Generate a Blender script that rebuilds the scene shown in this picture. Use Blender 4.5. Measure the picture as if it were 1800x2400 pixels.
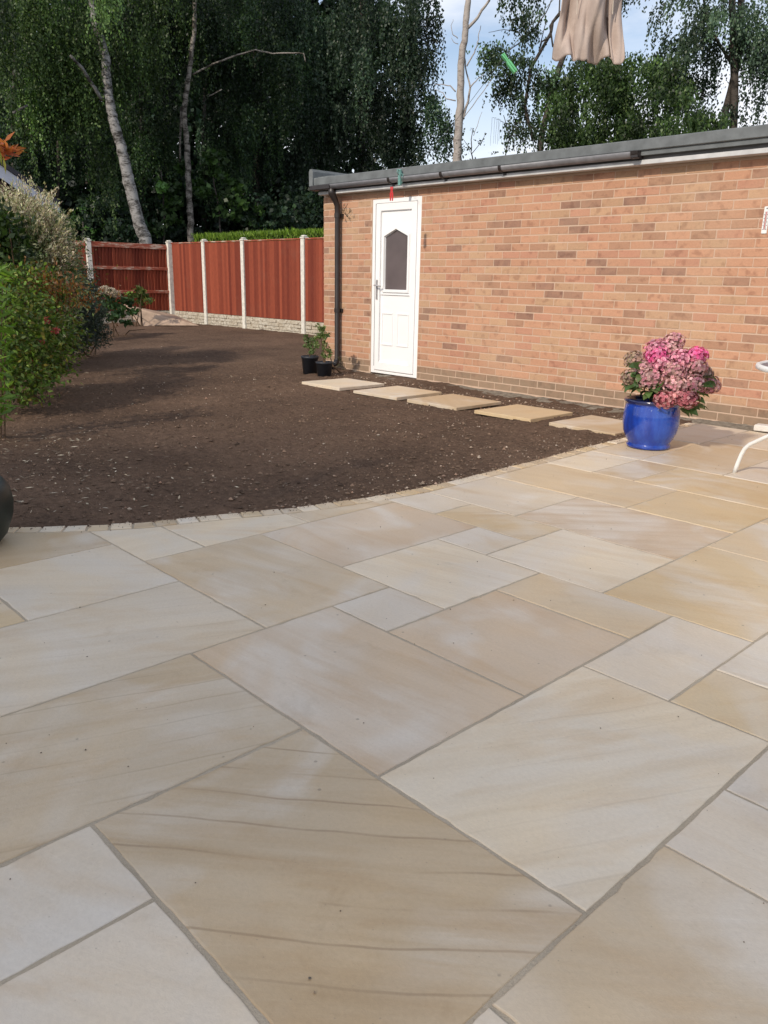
import bpy, math, random
import numpy as np
from mathutils import Vector, Matrix

S = bpy.context.scene
for o in list(bpy.data.objects):
    bpy.data.objects.remove(o)
R = math.radians
random.seed(7)
rng = np.random.default_rng(11)

# ------------------------------------------------------------------ camera
FPX, PITCH, ROLL, TH = 1865.87, 0.284565, 0.019924, 0.761621
CAM = np.array([1.4758, -1.1309, 1.1387])
cr, sr, cp, sp = math.cos(ROLL), math.sin(ROLL), math.cos(PITCH), math.sin(PITCH)
Rt = Vector((math.sin(TH), math.cos(TH), 0))
Fh = Vector((-math.cos(TH), math.sin(TH), 0))
fwd = Fh * cp + Vector((0, 0, -sp))
upv = Fh * sp + Vector((0, 0, cp))
right = Rt * cr + upv * sr
up2 = upv * cr - Rt * sr
cam = bpy.data.cameras.new('camera')
co = bpy.data.objects.new('camera', cam)
S.collection.objects.link(co)
M = Matrix((right, up2, -fwd)).transposed().to_4x4()
M.translation = Vector(CAM)
co.matrix_world = M
cam.sensor_fit = 'VERTICAL'
cam.sensor_height = 24
cam.lens = FPX / 2400 * 24
cam.clip_end = 3000
cam.clip_start = 0.02
S.camera = co


def at(px, py, d):
    """point at horizontal distance d metres in the direction of photo pixel px, py (used to survey positions)"""
    v = fwd + right * ((px - 900) / FPX) - up2 * ((py - 1200) / FPX)
    k = d / math.hypot(v.x, v.y)
    return np.array([CAM[0] + v.x * k, CAM[1] + v.y * k, CAM[2] + v.z * k])


# ------------------------------------------------------------------ light
SUN_EL, SUN_AZ_VEC = 34.0, (0.17, -1.0)
W = bpy.data.worlds.new('World')
S.world = W
W.use_nodes = True
nt = W.node_tree
nt.nodes.clear()
out = nt.nodes.new('ShaderNodeOutputWorld')
bg = nt.nodes.new('ShaderNodeBackground')
sky = nt.nodes.new('ShaderNodeTexSky')
sky.sky_type = 'NISHITA'
sky.sun_disc = False
sky.sun_elevation = R(SUN_EL)
sky.sun_rotation = math.atan2(SUN_AZ_VEC[0], SUN_AZ_VEC[1])
sky.air_density = 1.0
sky.dust_density = 1.0
sky.ozone_density = 1.5
tc = nt.nodes.new('ShaderNodeTexCoord')
mp = nt.nodes.new('ShaderNodeMapping')
mp.inputs['Scale'].default_value = (1.0, 1.0, 3.2)
mp.inputs['Location'].default_value = (0.35, 0.1, 0.25)
nz = nt.nodes.new('ShaderNodeTexNoise')
nz.inputs['Scale'].default_value = 2.1
nz.inputs['Detail'].default_value = 9
nz.inputs['Roughness'].default_value = 0.55
cr1 = nt.nodes.new('ShaderNodeValToRGB')
cr1.color_ramp.elements[0].position = 0.43
cr1.color_ramp.elements[1].position = 0.60
mx = nt.nodes.new('ShaderNodeMix')
mx.data_type = 'RGBA'
mx.inputs['B'].default_value = (7.2, 7.4, 7.9, 1)
nt.links.new(tc.outputs['Generated'], mp.inputs['Vector'])
nt.links.new(mp.outputs[0], nz.inputs['Vector'])
nt.links.new(nz.outputs['Fac'], cr1.inputs[0])
sz_ = nt.nodes.new('ShaderNodeSeparateXYZ'); nt.links.new(tc.outputs['Generated'], sz_.inputs[0])
rz_ = nt.nodes.new('ShaderNodeMapRange'); nt.links.new(sz_.outputs['Z'], rz_.inputs['Value'])
rz_.inputs['From Min'].default_value = .10; rz_.inputs['From Max'].default_value = .24; rz_.inputs['To Min'].default_value = 1.0; rz_.inputs['To Max'].default_value = .2
am_ = nt.nodes.new('ShaderNodeMath'); am_.operation = 'ADD'; am_.use_clamp = True
ml_ = nt.nodes.new('ShaderNodeMath'); ml_.operation = 'MULTIPLY'
nt.links.new(cr1.outputs[0], ml_.inputs[0]); ml_.inputs[1].default_value = .75
mr_ = nt.nodes.new('ShaderNodeMath'); mr_.operation = 'MULTIPLY'; nt.links.new(rz_.outputs[0], mr_.inputs[0]); mr_.inputs[1].default_value = .75
nt.links.new(ml_.outputs[0], am_.inputs[0]); nt.links.new(mr_.outputs[0], am_.inputs[1])
nt.links.new(am_.outputs[0], mx.inputs['Factor'])
nt.links.new(sky.outputs[0], mx.inputs['A'])
nt.links.new(mx.outputs['Result'], bg.inputs['Color'])
bg.inputs['Strength'].default_value = 0.15
nt.links.new(bg.outputs[0], out.inputs['Surface'])

sl = bpy.data.lights.new('sun', 'SUN')
sl.energy = 3.1
sl.angle = R(1.2)
sl.color = (1.0, 0.89, 0.75)
so = bpy.data.objects.new('sun', sl)
S.collection.objects.link(so)
sv = Vector((SUN_AZ_VEC[0], SUN_AZ_VEC[1], 0)).normalized() * math.cos(R(SUN_EL)) + Vector((0, 0, math.sin(R(SUN_EL))))
so.rotation_euler = sv.to_track_quat('Z', 'Y').to_euler()
so.location = (0, -5, 12)

S.view_settings.view_transform = 'Standard'
S.view_settings.look = 'None'
S.view_settings.exposure = -0.03
S.view_settings.gamma = 1


# ------------------------------------------------------------------ helpers
def link(o, parent=None):
    S.collection.objects.link(o)
    if parent is not None:
        o.parent = parent
    return o


def empty(name, loc=(0, 0, 0)):
    o = bpy.data.objects.new(name, None)
    o.location = loc
    o.empty_display_size = 0.1
    return link(o)


def tag(o, label=None, cat=None, group=None, kind=None):
    if label: o['label'] = label
    if cat: o['category'] = cat
    if group: o['group'] = group
    if kind: o['kind'] = kind
    return o


def mk(name, V, F, mat, parent=None, smooth=False, loc=(0, 0, 0)):
    me = bpy.data.meshes.new(name)
    me.from_pydata([tuple(v) for v in V], [], [tuple(f) for f in F])
    me.materials.append(mat)
    if smooth:
        me.polygons.foreach_set('use_smooth', [True] * len(me.polygons))
    me.update()
    o = bpy.data.objects.new(name, me)
    o.location = loc
    return link(o, parent)


def quads(name, V, mat, parent=None, tint=None, faces=None, n=4, smooth=False):
    """V: (k*n,3) float array, every n vertices one face; tint (k*n,3)"""
    V = np.asarray(V, np.float32)
    me = bpy.data.meshes.new(name)
    me.vertices.add(len(V))
    me.vertices.foreach_set('co', V.ravel())
    if faces is None:
        idx = np.arange(len(V), dtype=np.int32)
        nf = len(V) // n
    else:
        idx = np.asarray(faces, np.int32).ravel()
        nf = len(faces)
    me.loops.add(len(idx))
    me.loops.foreach_set('vertex_index', idx)
    me.polygons.add(nf)
    me.polygons.foreach_set('loop_start', np.arange(0, nf * n, n, dtype=np.int32))
    me.polygons.foreach_set('loop_total', np.full(nf, n, np.int32))
    me.polygons.foreach_set('use_smooth', np.full(nf, smooth, bool))
    if tint is not None:
        a = me.color_attributes.new('tint', 'FLOAT_COLOR', 'POINT')
        c = np.ones((len(V), 4), np.float32)
        c[:, :3] = tint
        a.data.foreach_set('color', c.ravel())
    me.materials.append(mat)
    me.update(calc_edges=True)
    me.validate()
    o = bpy.data.objects.new(name, me)
    return link(o, parent)


class MB:
    def __init__(s): s.V = []; s.F = []
    def add(s, V, F):
        b = len(s.V); s.V += [tuple(v) for v in V]; s.F += [tuple(i + b for i in f) for f in F]
    def box(s, x0, x1, y0, y1, z0, z1, b=0.0):
        if b <= 0:
            V = [(x, y, z) for z in (z0, z1) for y in (y0, y1) for x in (x0, x1)]
            s.add(V, [(0, 2, 3, 1), (4, 5, 7, 6), (0, 1, 5, 4), (2, 6, 7, 3), (0, 4, 6, 2), (1, 3, 7, 5)])
        else:
            V = []
            for (xa, xb, ya, yb, z) in ((x0 + b, x1 - b, y0 + b, y1 - b, z0), (x0, x1, y0, y1, z0 + b),
                                        (x0, x1, y0, y1, z1 - b), (x0 + b, x1 - b, y0 + b, y1 - b, z1)):
                V += [(xa, ya, z), (xb, ya, z), (xb, yb, z), (xa, yb, z)]
            F = [(3, 2, 1, 0), (12, 13, 14, 15)]
            for k in range(3):
                for i in range(4):
                    j = (i + 1) % 4
                    F.append((4 * k + i, 4 * k + j, 4 * k + 4 + j, 4 * k + 4 + i))
            s.add(V, F)
    def prism(s, poly, y0, y1):  # polygon in xz, extruded along y
        n = len(poly)
        V = [(x, y0, z) for x, z in poly] + [(x, y1, z) for x, z in poly]
        s.add(V, [tuple(range(n)), tuple(range(2 * n - 1, n - 1, -1))] + [(i, n + i, n + (i + 1) % n, (i + 1) % n) for i in range(n)])
    def tube(s, P, rad, n=8, cap=True):
        P = [Vector(p) for p in P]
        if not hasattr(rad, '__len__'): rad = [rad] * len(P)
        b = len(s.V); prev = None
        for i, p in enumerate(P):
            t = (P[min(i + 1, len(P) - 1)] - P[max(i - 1, 0)]).normalized()
            if prev is None:
                a = t.cross(Vector((0, 0, 1)))
                if a.length < .1: a = t.cross(Vector((1, 0, 0)))
                a.normalize()
            else:
                a = (prev - t * prev.dot(t)).normalized()
            prev = a; c = t.cross(a)
            for k in range(n):
                g = 2 * math.pi * k / n
                s.V.append(tuple(p + (a * math.cos(g) + c * math.sin(g)) * rad[i]))
        for i in range(len(P) - 1):
            for k in range(n):
                j = (k + 1) % n
                s.F.append((b + i * n + k, b + i * n + j, b + (i + 1) * n + j, b + (i + 1) * n + k))
        if cap:
            s.F.append(tuple(b + k for k in range(n))[::-1])
            s.F.append(tuple(b + (len(P) - 1) * n + k for k in range(n)))
    def lathe(s, prof, c=(0, 0, 0), n=40):
        b = len(s.V)
        for r, z in prof:
            for k in range(n):
                g = 2 * math.pi * k / n
                s.V.append((c[0] + r * math.cos(g), c[1] + r * math.sin(g), c[2] + z))
        for i in range(len(prof) - 1):
            for k in range(n):
                j = (k + 1) % n
                s.F.append((b + i * n + k, b + i * n + j, b + (i + 1) * n + j, b + (i + 1) * n + k))
    def build(s, name, mat, parent=None, smooth=False, loc=(0, 0, 0)):
        return mk(name, s.V, s.F, mat, parent, smooth, loc)


def srgb(r, g, b):
    f = lambda c: (c / 255 / 12.92) if c / 255 <= .04045 else ((c / 255 + .055) / 1.055) ** 2.4
    return (f(r), f(g), f(b), 1)


class NT:
    def __init__(s, name):
        s.m = bpy.data.materials.new(name); s.m.use_nodes = True
        s.t = s.m.node_tree; s.t.nodes.clear()
        s.o = s.t.nodes.new('ShaderNodeOutputMaterial')
        s.p = s.n('BsdfPrincipled')
        s.l(s.p.outputs[0], s.o.inputs['Surface'])
    def n(s, k, **kw):
        x = s.t.nodes.new('ShaderNode' + k)
        for a, v in kw.items(): setattr(x, a, v)
        return x
    def l(s, a, b): s.t.links.new(a, b)
    def set(s, x, k, v):
        if hasattr(v, 'default_value'): s.l(v, x.inputs[k])
        else: x.inputs[k].default_value = v
    def coord(s, k='Object'): return s.n('TexCoord').outputs[k]
    def noise(s, vec, scale, detail=4, rough=.55, out='Fac', dist=0.0, sc3=None):
        if sc3 is not None:
            m = s.n('Mapping'); s.l(vec, m.inputs[0]); m.inputs['Scale'].default_value = sc3; vec = m.outputs[0]
        x = s.n('TexNoise'); s.l(vec, x.inputs['Vector'])
        x.inputs['Scale'].default_value = scale; x.inputs['Detail'].default_value = detail
        x.inputs['Roughness'].default_value = rough; x.inputs['Distortion'].default_value = dist
        return x.outputs[out]
    def ramp(s, f, stops):
        x = s.n('ValToRGB'); s.l(f, x.inputs[0]); e = x.color_ramp.elements
        while len(e) < len(stops): e.new(.5)
        for q, (p, c) in zip(e, stops):
            q.position = p; q.color = c if hasattr(c, '__len__') else (c, c, c, 1)
        return x.outputs[0]
    def mix(s, f, a, b, mode='MIX'):
        x = s.n('Mix', data_type='RGBA', blend_type=mode)
        s.set(x, 'Factor', f); s.set(x, 'A', a); s.set(x, 'B', b)
        return x.outputs['Result']
    def math(s, op, a, b=0.0, clamp=False):
        x = s.n('Math', operation=op, use_clamp=clamp)
        for i, v in enumerate((a, b)):
            if hasattr(v, 'default_value'): s.l(v, x.inputs[i])
            else: x.inputs[i].default_value = v
        return x.outputs[0]
    def bump(s, h, strength=.3, dist=.01, normal=None):
        x = s.n('Bump'); s.l(h, x.inputs['Height'])
        x.inputs['Strength'].default_value = strength; x.inputs['Distance'].default_value = dist
        if normal is not None: s.l(normal, x.inputs['Normal'])
        s.l(x.outputs[0], s.p.inputs['Normal']); return x.outputs[0]
    def fin(s, color=None, rough=None, spec=None, metal=None, coat=None):
        for k, v in (('Base Color', color), ('Roughness', rough), ('Specular IOR Level', spec), ('Metallic', metal), ('Coat Weight', coat)):
            if v is not None: s.set(s.p, k, v)
        return s.m


def plain(name, col, rough=.5, spec=.5, var=.12, scale=20, bump=.1, metal=None, coat=None):
    t = NT(name); c = t.coord('Object')
    n = t.noise(c, scale, 5)
    a = tuple(x * (1 - var) for x in col[:3]) + (1,); b = tuple(min(1, x * (1 + var)) for x in col[:3]) + (1,)
    t.bump(n, bump, .004)
    return t.fin(t.ramp(n, [(.3, a), (.7, b)]), rough, spec, metal, coat)


def leafmat(name, trans=.3, rough=.45, spec=.35):
    t = NT(name)
    a = t.n('Attribute', attribute_name='tint')
    tr = t.n('BsdfTranslucent')
    g = t.n('Mix', data_type='RGBA', blend_type='MULTIPLY'); g.inputs['Factor'].default_value = 1
    t.l(a.outputs['Color'], g.inputs['A']); g.inputs['B'].default_value = (1.3, 1.5, .7, 1)
    t.l(g.outputs['Result'], tr.inputs['Color'])
    t.fin(a.outputs['Color'], rough, spec)
    m = t.n('MixShader'); m.inputs[0].default_value = trans
    t.l(t.p.outputs[0], m.inputs[1]); t.l(tr.outputs[0], m.inputs[2]); t.l(m.outputs[0], t.o.inputs['Surface'])
    return t.m


LEAF = leafmat('leaf')
PETAL = leafmat('petal', .25, .7, .1)


# ---- sandstone, object colour = slab tone, alpha = amount of veining
def stone_mat():
    t = NT('sandstone')
    oi = t.n('ObjectInfo'); c = t.coord('Object')
    off = t.n('VectorMath', operation='SCALE'); off.inputs[0].default_value = (37, 71, 13)
    t.l(oi.outputs['Random'], off.inputs['Scale'])
    ad = t.n('VectorMath', operation='ADD'); t.l(c, ad.inputs[0]); t.l(off.outputs[0], ad.inputs[1])
    ro = t.n('VectorRotate', rotation_type='Z_AXIS')
    att = t.n('Attribute', attribute_type='OBJECT', attribute_name='grain_angle')
    t.l(c, ro.inputs['Vector']); t.l(att.outputs['Fac'], ro.inputs['Angle'])
    ro2 = t.n('VectorMath', operation='ADD'); t.l(ro.outputs[0], ro2.inputs[0]); t.l(off.outputs[0], ro2.inputs[1])
    v = ro2.outputs[0]; u = ad.outputs[0]
    base = oi.outputs['Color']
    # soft clouds of buff, grey and rust
    n1 = t.noise(u, 2.4, 5, .55, dist=.8)
    c1 = t.mix(t.ramp(n1, [(.35, 0), (.75, 1)]), base, t.mix(1.0, base, (1.07, 1.0, .88, 1), 'MULTIPLY'))
    n2 = t.noise(u, 1.7, 3, .5, dist=1.4)
    c2 = t.mix(t.math('MULTIPLY', t.ramp(n2, [(.48, 0), (.68, 1)]), .7), c1, (.66, .605, .53, 1))
    n5 = t.noise(v, 3.0, 4, .6, dist=.5, sc3=(.7, 2.2, 1))
    c2 = t.mix(t.math('MULTIPLY', t.ramp(n5, [(.53, 0), (.72, 1)]), .5), c2, t.mix(1.0, base, (.88, .72, .52, 1), 'MULTIPLY'))
    # long bands along the bedding
    n3 = t.noise(v, 3.2, 6, .6, dist=.35, sc3=(.35, 4.2, 1))
    c3 = t.mix(t.math('MULTIPLY', t.ramp(n3, [(.42, 0), (.72, 1)]), t.math('ADD', t.math('MULTIPLY', oi.outputs['Alpha'], .6), .12)),
               c2, t.mix(1.0, base, (.82, .72, .58, 1), 'MULTIPLY'))
    # thin dark veins
    wv = t.n('TexWave', wave_type='BANDS', bands_direction='Y', wave_profile='SIN')
    t.l(v, wv.inputs['Vector']); wv.inputs['Scale'].default_value = 3.3; wv.inputs['Distortion'].default_value = 2.2
    wv.inputs['Detail'].default_value = 3; wv.inputs['Detail Scale'].default_value = .55
    thin = t.ramp(wv.outputs['Fac'], [(.982, 0), (.9995, 1)])
    brk = t.ramp(t.noise(v, 1.8, 3, .6, sc3=(1, 3, 1)), [(.45, 0), (.6, 1)])
    vf = t.math('MULTIPLY', t.math('MULTIPLY', thin, brk), t.math('MULTIPLY', t.math('SUBTRACT', oi.outputs['Alpha'], .45, True), 1.0))
    c4 = t.mix(vf, c3, t.mix(1.0, base, (.5, .42, .34, 1), 'MULTIPLY'))
    # grain + small specks
    n4 = t.noise(c, 90, 3, .7)
    c5 = t.mix(1.0, c4, t.ramp(n4, [(.2, .93), (.8, 1.05)]), 'MULTIPLY')
    vo = t.n('TexVoronoi'); t.l(u, vo.inputs['Vector']); vo.inputs['Scale'].default_value = 9
    sp_ = t.ramp(vo.outputs['Distance'], [(.028, 1), (.05, 0)])
    c6 = t.mix(t.math('MULTIPLY', sp_, .5), c5, (.16, .13, .1, 1))
    stn = t.ramp(t.noise(u, 4.5, 6, .7, dist=.3), [(.60, 0), (.72, 1)])
    c6 = t.mix(t.math('MULTIPLY', stn, .28), c6, t.mix(1.0, c6, (.62, .56, .48, 1), 'MULTIPLY'))
    vo2 = t.n('TexVoronoi'); t.l(ad.outputs[0], vo2.inputs['Vector']); vo2.inputs['Scale'].default_value = 34
    c6 = t.mix(t.math('MULTIPLY', t.ramp(vo2.outputs['Distance'], [(.03, 1), (.07, 0)]), .4), c6, (.22, .18, .14, 1))
    t.bump(t.math('ADD', t.math('MULTIPLY', n4, .35), t.math('ADD', t.noise(u, 8, 6, .68), t.math('MULTIPLY', n3, .8))), .34, .007)
    rg = t.ramp(n1, [(.2, .42), (.8, .58)])
    return t.fin(c6, rg, .5)


STONE = stone_mat()


def mortar_mat(name, c0, c1, sc=160):
    t = NT(name); c = t.coord('Object')
    n = t.noise(c, sc, 4, .8); n2 = t.noise(c, 3, 4)
    col = t.mix(.55, t.ramp(n, [(.25, c0), (.75, c1)]), t.ramp(n2, [(.3, c0), (.7, c1)]))
    t.bump(n, .9, .006)
    return t.fin(col, .95, .2)


JOINT = mortar_mat('joint_mortar', (.36, .30, .225, 1), (.62, .53, .41, 1))


def brickmat(name, attr):
    t = NT(name)
    if attr:
        base = t.n('Attribute', attribute_name='tint').outputs['Color']
    else:
        base = t.n('ObjectInfo').outputs['Color']
    g = t.n('NewGeometry').outputs['Position']
    n = t.noise(g, 9, 4, .6, dist=.6)
    n2 = t.noise(g, 70, 4, .7)
    n3 = t.noise(g, .9, 3, .5)
    a = t.mix(t.ramp(n, [(.38, 0), (.62, 1)]), base, t.mix(.35, base, (.50, .28, .18, 1)))
    b = t.mix(t.ramp(t.noise(g, 14, 2, .5), [(.56, 0), (.7, .7)]), a, t.mix(1, a, (.66, .6, .6, 1), 'MULTIPLY'))
    b = t.mix(t.math('MULTIPLY', t.ramp(n3, [(.5, 0), (.75, 1)]), .35), b, (.56, .42, .29, 1))
    c = t.mix(1, b, t.ramp(n2, [(.2, .86), (.8, 1.1)]), 'MULTIPLY')
    # damp, green and dusty foot of the wall
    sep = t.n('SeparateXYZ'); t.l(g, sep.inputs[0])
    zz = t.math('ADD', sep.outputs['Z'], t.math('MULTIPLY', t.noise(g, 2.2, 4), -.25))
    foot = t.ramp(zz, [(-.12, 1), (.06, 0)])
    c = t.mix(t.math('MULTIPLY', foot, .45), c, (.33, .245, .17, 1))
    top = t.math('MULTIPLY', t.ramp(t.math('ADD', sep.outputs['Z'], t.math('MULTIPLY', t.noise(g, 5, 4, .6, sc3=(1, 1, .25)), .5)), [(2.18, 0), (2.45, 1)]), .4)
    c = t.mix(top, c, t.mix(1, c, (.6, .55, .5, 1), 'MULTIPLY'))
    t.bump(n2, .6, .005)
    return t.fin(c, .9, .25)


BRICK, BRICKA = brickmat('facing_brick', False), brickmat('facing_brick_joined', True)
WMORT = mortar_mat('wall_mortar', (.52, .375, .275, 1), (.66, .49, .37, 1), 120)
PVC = plain('white_upvc', (.90, .90, .90), .28, .5, .015, 3, .02)
ROOFG = plain('roof_felt_edge', (.15, .163, .168), .75, .3, .2, 9, .2)
GUT = plain('gutter_grey', (.22, .22, .235), .45, .4, .2, 12, .1)
DARKP = plain('dark_brown_plastic', (.030, .024, .023), .4, .5, .2, 10, .05)
FASC = plain('fascia_board', (.13, .125, .125), .6, .3, .12, 8, .1)
WSTRIP = plain('pale_soffit', (.55, .55, .55), .6, .3, .18, 7, .1)
WHITEM = plain('white_enamel', (.82, .82, .80), .35, .5, .03, 8, .03)
CONC = plain('white_concrete', (.70, .68, .61), .85, .2, .18, 14, .5)
BLACKPOT = plain('black_plastic_pot', (.022, .026, .035), .5, .4, .2, 9, .05)
GREENP = plain('dark_green_plastic', (.006, .016, .013), .45, .5, .3, 5, .05)
STEM = plain('brown_twig', (.10, .065, .04), .85, .2, .3, 40, .4)
METAL = plain('metal_handle', (.62, .60, .60), .3, .5, .05, 5, .02, metal=.6)
GREYTOP = plain('grey_table_top', (.16, .155, .18), .4, .5, .15, 30, .1)
REDP = plain('red_peg_plastic', (.62, .03, .03), .4, .5, .1, 8, .02)
GREENPEG = plain('green_peg_plastic', (.13, .46, .20), .4, .5, .1, 8, .02)
TEAL = plain('teal_coated_metal', (.16, .33, .30), .5, .4, .25, 20, .1)
ROPE = plain('line_cord', (.14, .16, .14), .7, .2, .2, 60, .1)
BOARDLY = plain('weathered_plywood', (.42, .31, .23), .8, .2, .25, 5, .2)
SOILC = (.066, .044, .031)


def wood_mat():
    t = NT('red_fence_stain'); c = t.coord('Object'); oi = t.n('ObjectInfo')
    n = t.noise(c, 30, 5, .65, sc3=(6, 6, .35))
    n2 = t.noise(t.n('NewGeometry').outputs['Position'], 1.6, 4, .6)
    col = t.mix(oi.outputs['Random'], (.17, .036, .022, 1), (.34, .083, .044, 1))
    col = t.mix(1, col, t.ramp(n, [(.25, .62), (.75, 1.2)]), 'MULTIPLY')
    col = t.mix(t.math('MULTIPLY', t.ramp(n2, [(.55, 0), (.8, 1)]), .35), col, (.22, .10, .07, 1))
    t.bump(n, .5, .004)
    return t.fin(col, .8, .2)


WOOD = wood_mat()


def rail_mat():
    t = NT('worn_fence_rail'); g = t.n('NewGeometry').outputs['Position']
    n = t.noise(g, 5, 5, .7, sc3=(.6, .6, 2.5))
    t.bump(n, .4, .004)
    return t.fin(t.ramp(n, [(.44, (.30, .075, .045, 1)), (.53, (.38, .16, .11, 1)), (.62, (.52, .42, .34, 1))]), .85, .2)


RAIL = rail_mat()
GAPSHADE = plain('gap_shade_paint', (.05, .018, .012), .9, .1, .2, 10, .1)  # dark paint for the shadow lines between fence boards


def gboard_mat():
    t = NT('gravel_board_concrete'); g = t.n('NewGeometry').outputs['Position']
    n = t.noise(g, 16, 5, .7); n2 = t.noise(g, 3.5, 4)
    col = t.mix(t.ramp(n2, [(.4, 0), (.7, .7)]), t.ramp(n, [(.36, (.20, .15, .10, 1)), (.5, (.52, .48, .40, 1)), (.75, (.68, .65, .57, 1))]), (.42, .36, .27, 1))
    t.bump(n, .8, .01)
    return t.fin(col, .9, .2)


GBOARD = gboard_mat()


def soil_mat():
    t = NT('bare_topsoil'); g = t.n('NewGeometry').outputs['Position']
    n1 = t.noise(g, .8, 5, .6); n2 = t.noise(g, 26, 6, .75); n3 = t.noise(g, 130, 4, .8)
    a = t.mix(t.ramp(n1, [(.36, 0), (.64, 1)]), (.135, .088, .062, 1), (.20, .13, .09, 1))
    b = t.mix(1, a, t.ramp(n2, [(.28, .5), (.72, 1.35)]), 'MULTIPLY')
    c = t.mix(t.ramp(n3, [(.66, 0), (.74, .55)]), b, (.30, .25, .20, 1))
    t.bump(t.math('ADD', n2, t.math('MULTIPLY', n3, .5)), 1.0, .025)
    return t.fin(c, .97, .12)


SOIL = soil_mat()


def bark_mat(name, pale, dark, dens=.5):
    t = NT(name); g = t.n('NewGeometry').outputs['Position']
    n = t.noise(g, 3.2, 5, .65, sc3=(1.2, 1.2, 2.4), dist=.6)
    n2 = t.noise(g, 14, 4, .7, sc3=(1, 1, 5))
    f = t.math('ADD', t.math('MULTIPLY', n, .65), t.math('MULTIPLY', n2, .4))
    t.bump(f, .5, .02)
    return t.fin(t.ramp(f, [(dens - .06, dark), (dens, tuple(.5 * (p + q) for p, q in zip(pale[:3], dark[:3])) + (1,)), (dens + .06, pale)]), .85, .2)


BIRCH = bark_mat('birch_bark', (.33, .32, .31, 1), (.045, .04, .035, 1), .505)
BIRCH2 = bark_mat('mottled_birch_bark', (.30, .27, .24, 1), (.05, .042, .034, 1), .53)
DEADB = bark_mat('dead_bark', (.40, .36, .33, 1), (.16, .13, .12, 1), .45)
DARKB = bark_mat('dark_bark', (.085, .072, .062, 1), (.022, .019, .016, 1), .5)


# ------------------------------------------------------------------ value noise
_G = rng.random((64, 64))
def vn(x, y):
    xi = np.floor(x).astype(int); yi = np.floor(y).astype(int)
    fx = x - xi; fy = y - yi; fx = fx * fx * (3 - 2 * fx); fy = fy * fy * (3 - 2 * fy)
    a = _G[xi % 64, yi % 64]; b = _G[(xi + 1) % 64, yi % 64]; c = _G[xi % 64, (yi + 1) % 64]; d = _G[(xi + 1) % 64, (yi + 1) % 64]
    return (a * (1 - fx) + b * fx) * (1 - fy) + (c * (1 - fx) + d * fx) * fy - .5


# ================================================================== SETTING
U = 0.2875            # paving module
CX = [-5.2, -3.6, -2.8, -2.45, -2.156, -1.978, -1.852, -1.722, -1.607, -1.516, -1.467, -1.470, -1.480, -1.499, -1.530, -1.539, -1.56]
CY = [-2.6, -1.5, -.75, -.35, .021, .274, .515, .898, 1.187, 1.596, 2.0, 2.366, 2.784, 3.265, 3.83, 4.193, 5.47]
def edgeX(y): return np.interp(y, CY, CX)

# far ground
tgr = NT('rough_ground'); gg = tgr.n('NewGeometry').outputs['Position']
GROUND = tgr.fin(tgr.ramp(tgr.noise(gg, .3, 6, .7), [(.3, (.02, .025, .012, 1)), (.7, (.05, .055, .022, 1))]), .95, .1)
g0 = mk('ground', [(-900, -900, -.12), (900, -900, -.12), (900, 900, -.12), (-900, 900, -.12)], [(0, 1, 2, 3)], GROUND)
tag(g0, kind='structure')

# soil: rows in y, columns stepping away from the paving edge
ys = np.concatenate([np.arange(-2.4, 5.7, .03), np.arange(5.7, 9.9, .06)])
t_ = [0.0]; st = .03
while t_[-1] < 22:
    t_.append(t_[-1] + st); st = min(.16, st * 1.006)
t_ = np.array(t_)
YY, TT = np.meshgrid(ys, t_, indexing='ij')
XX = edgeX(YY) - .088 - TT
jx = rng.normal(0, .006, XX.shape); jy = rng.normal(0, .006, XX.shape); jx[:, 0] = 0
XX = XX + jx; YY = YY + jy
amp = np.clip(TT / .15, .25, 1)
ZZ = -.022 + amp * (.030 * vn(XX * 1.3, YY * 1.3) + .022 * vn(XX * 4 + 9, YY * 4) + .016 * vn(XX * 11, YY * 11 + 5) + .012 * vn(XX * 27 + 3, YY * 27) + .008 * vn(XX * 60, YY * 60))
clod = np.clip(vn(XX * 17 + 30, YY * 17 + 7) + .5 - .8, 0, 1) * 5
ZZ = ZZ + amp * clod * .012
ZZ = np.where(YY > 5.3, ZZ + (YY - 5.3).clip(0, .4) * .05, ZZ)
ny, nx = XX.shape
idx = np.arange(ny * nx).reshape(ny, nx)
Fq = np.stack([idx[:-1, :-1], idx[:-1, 1:], idx[1:, 1:], idx[1:, :-1]], -1).reshape(-1, 4)[:, ::-1]
soil = quads('soil', np.stack([XX, YY, ZZ], -1).reshape(-1, 3), SOIL, faces=Fq, smooth=True)
tag(soil, kind='structure')


def soil_z(x, y):
    t = np.clip((edgeX(y) - .088 - x) / .15, .25, 1)
    return -.022 + t * (.030 * vn(x * 1.3, y * 1.3) + .022 * vn(x * 4 + 9, y * 4) + .016 * vn(x * 11, y * 11 + 5) + .012 * vn(x * 27 + 3, y * 27))


# patio bed and slabs
bedx = [(float(edgeX(y)) - .088, float(y)) for y in np.arange(-2.4, 5.50, .1)]
bv = [(x, y, .0008) for x, y in bedx] + [(2.9, y, .0008) for x, y in bedx]
n_ = len(bedx)
patio = mk('patio', bv, [(i, n_ + i, n_ + i + 1, i + 1) for i in range(n_ - 1)], JOINT)
tag(patio, kind='structure')

TONE = dict(buff=(.57, .48, .365), grey=(.60, .545, .475), pink=(.56, .465, .37), yell=(.58, .475, .33), pale=(.66, .60, .515), warm=(.50, .41, .30), dun=(.53, .45, .35), blue=(.585, .54, .49))
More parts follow.
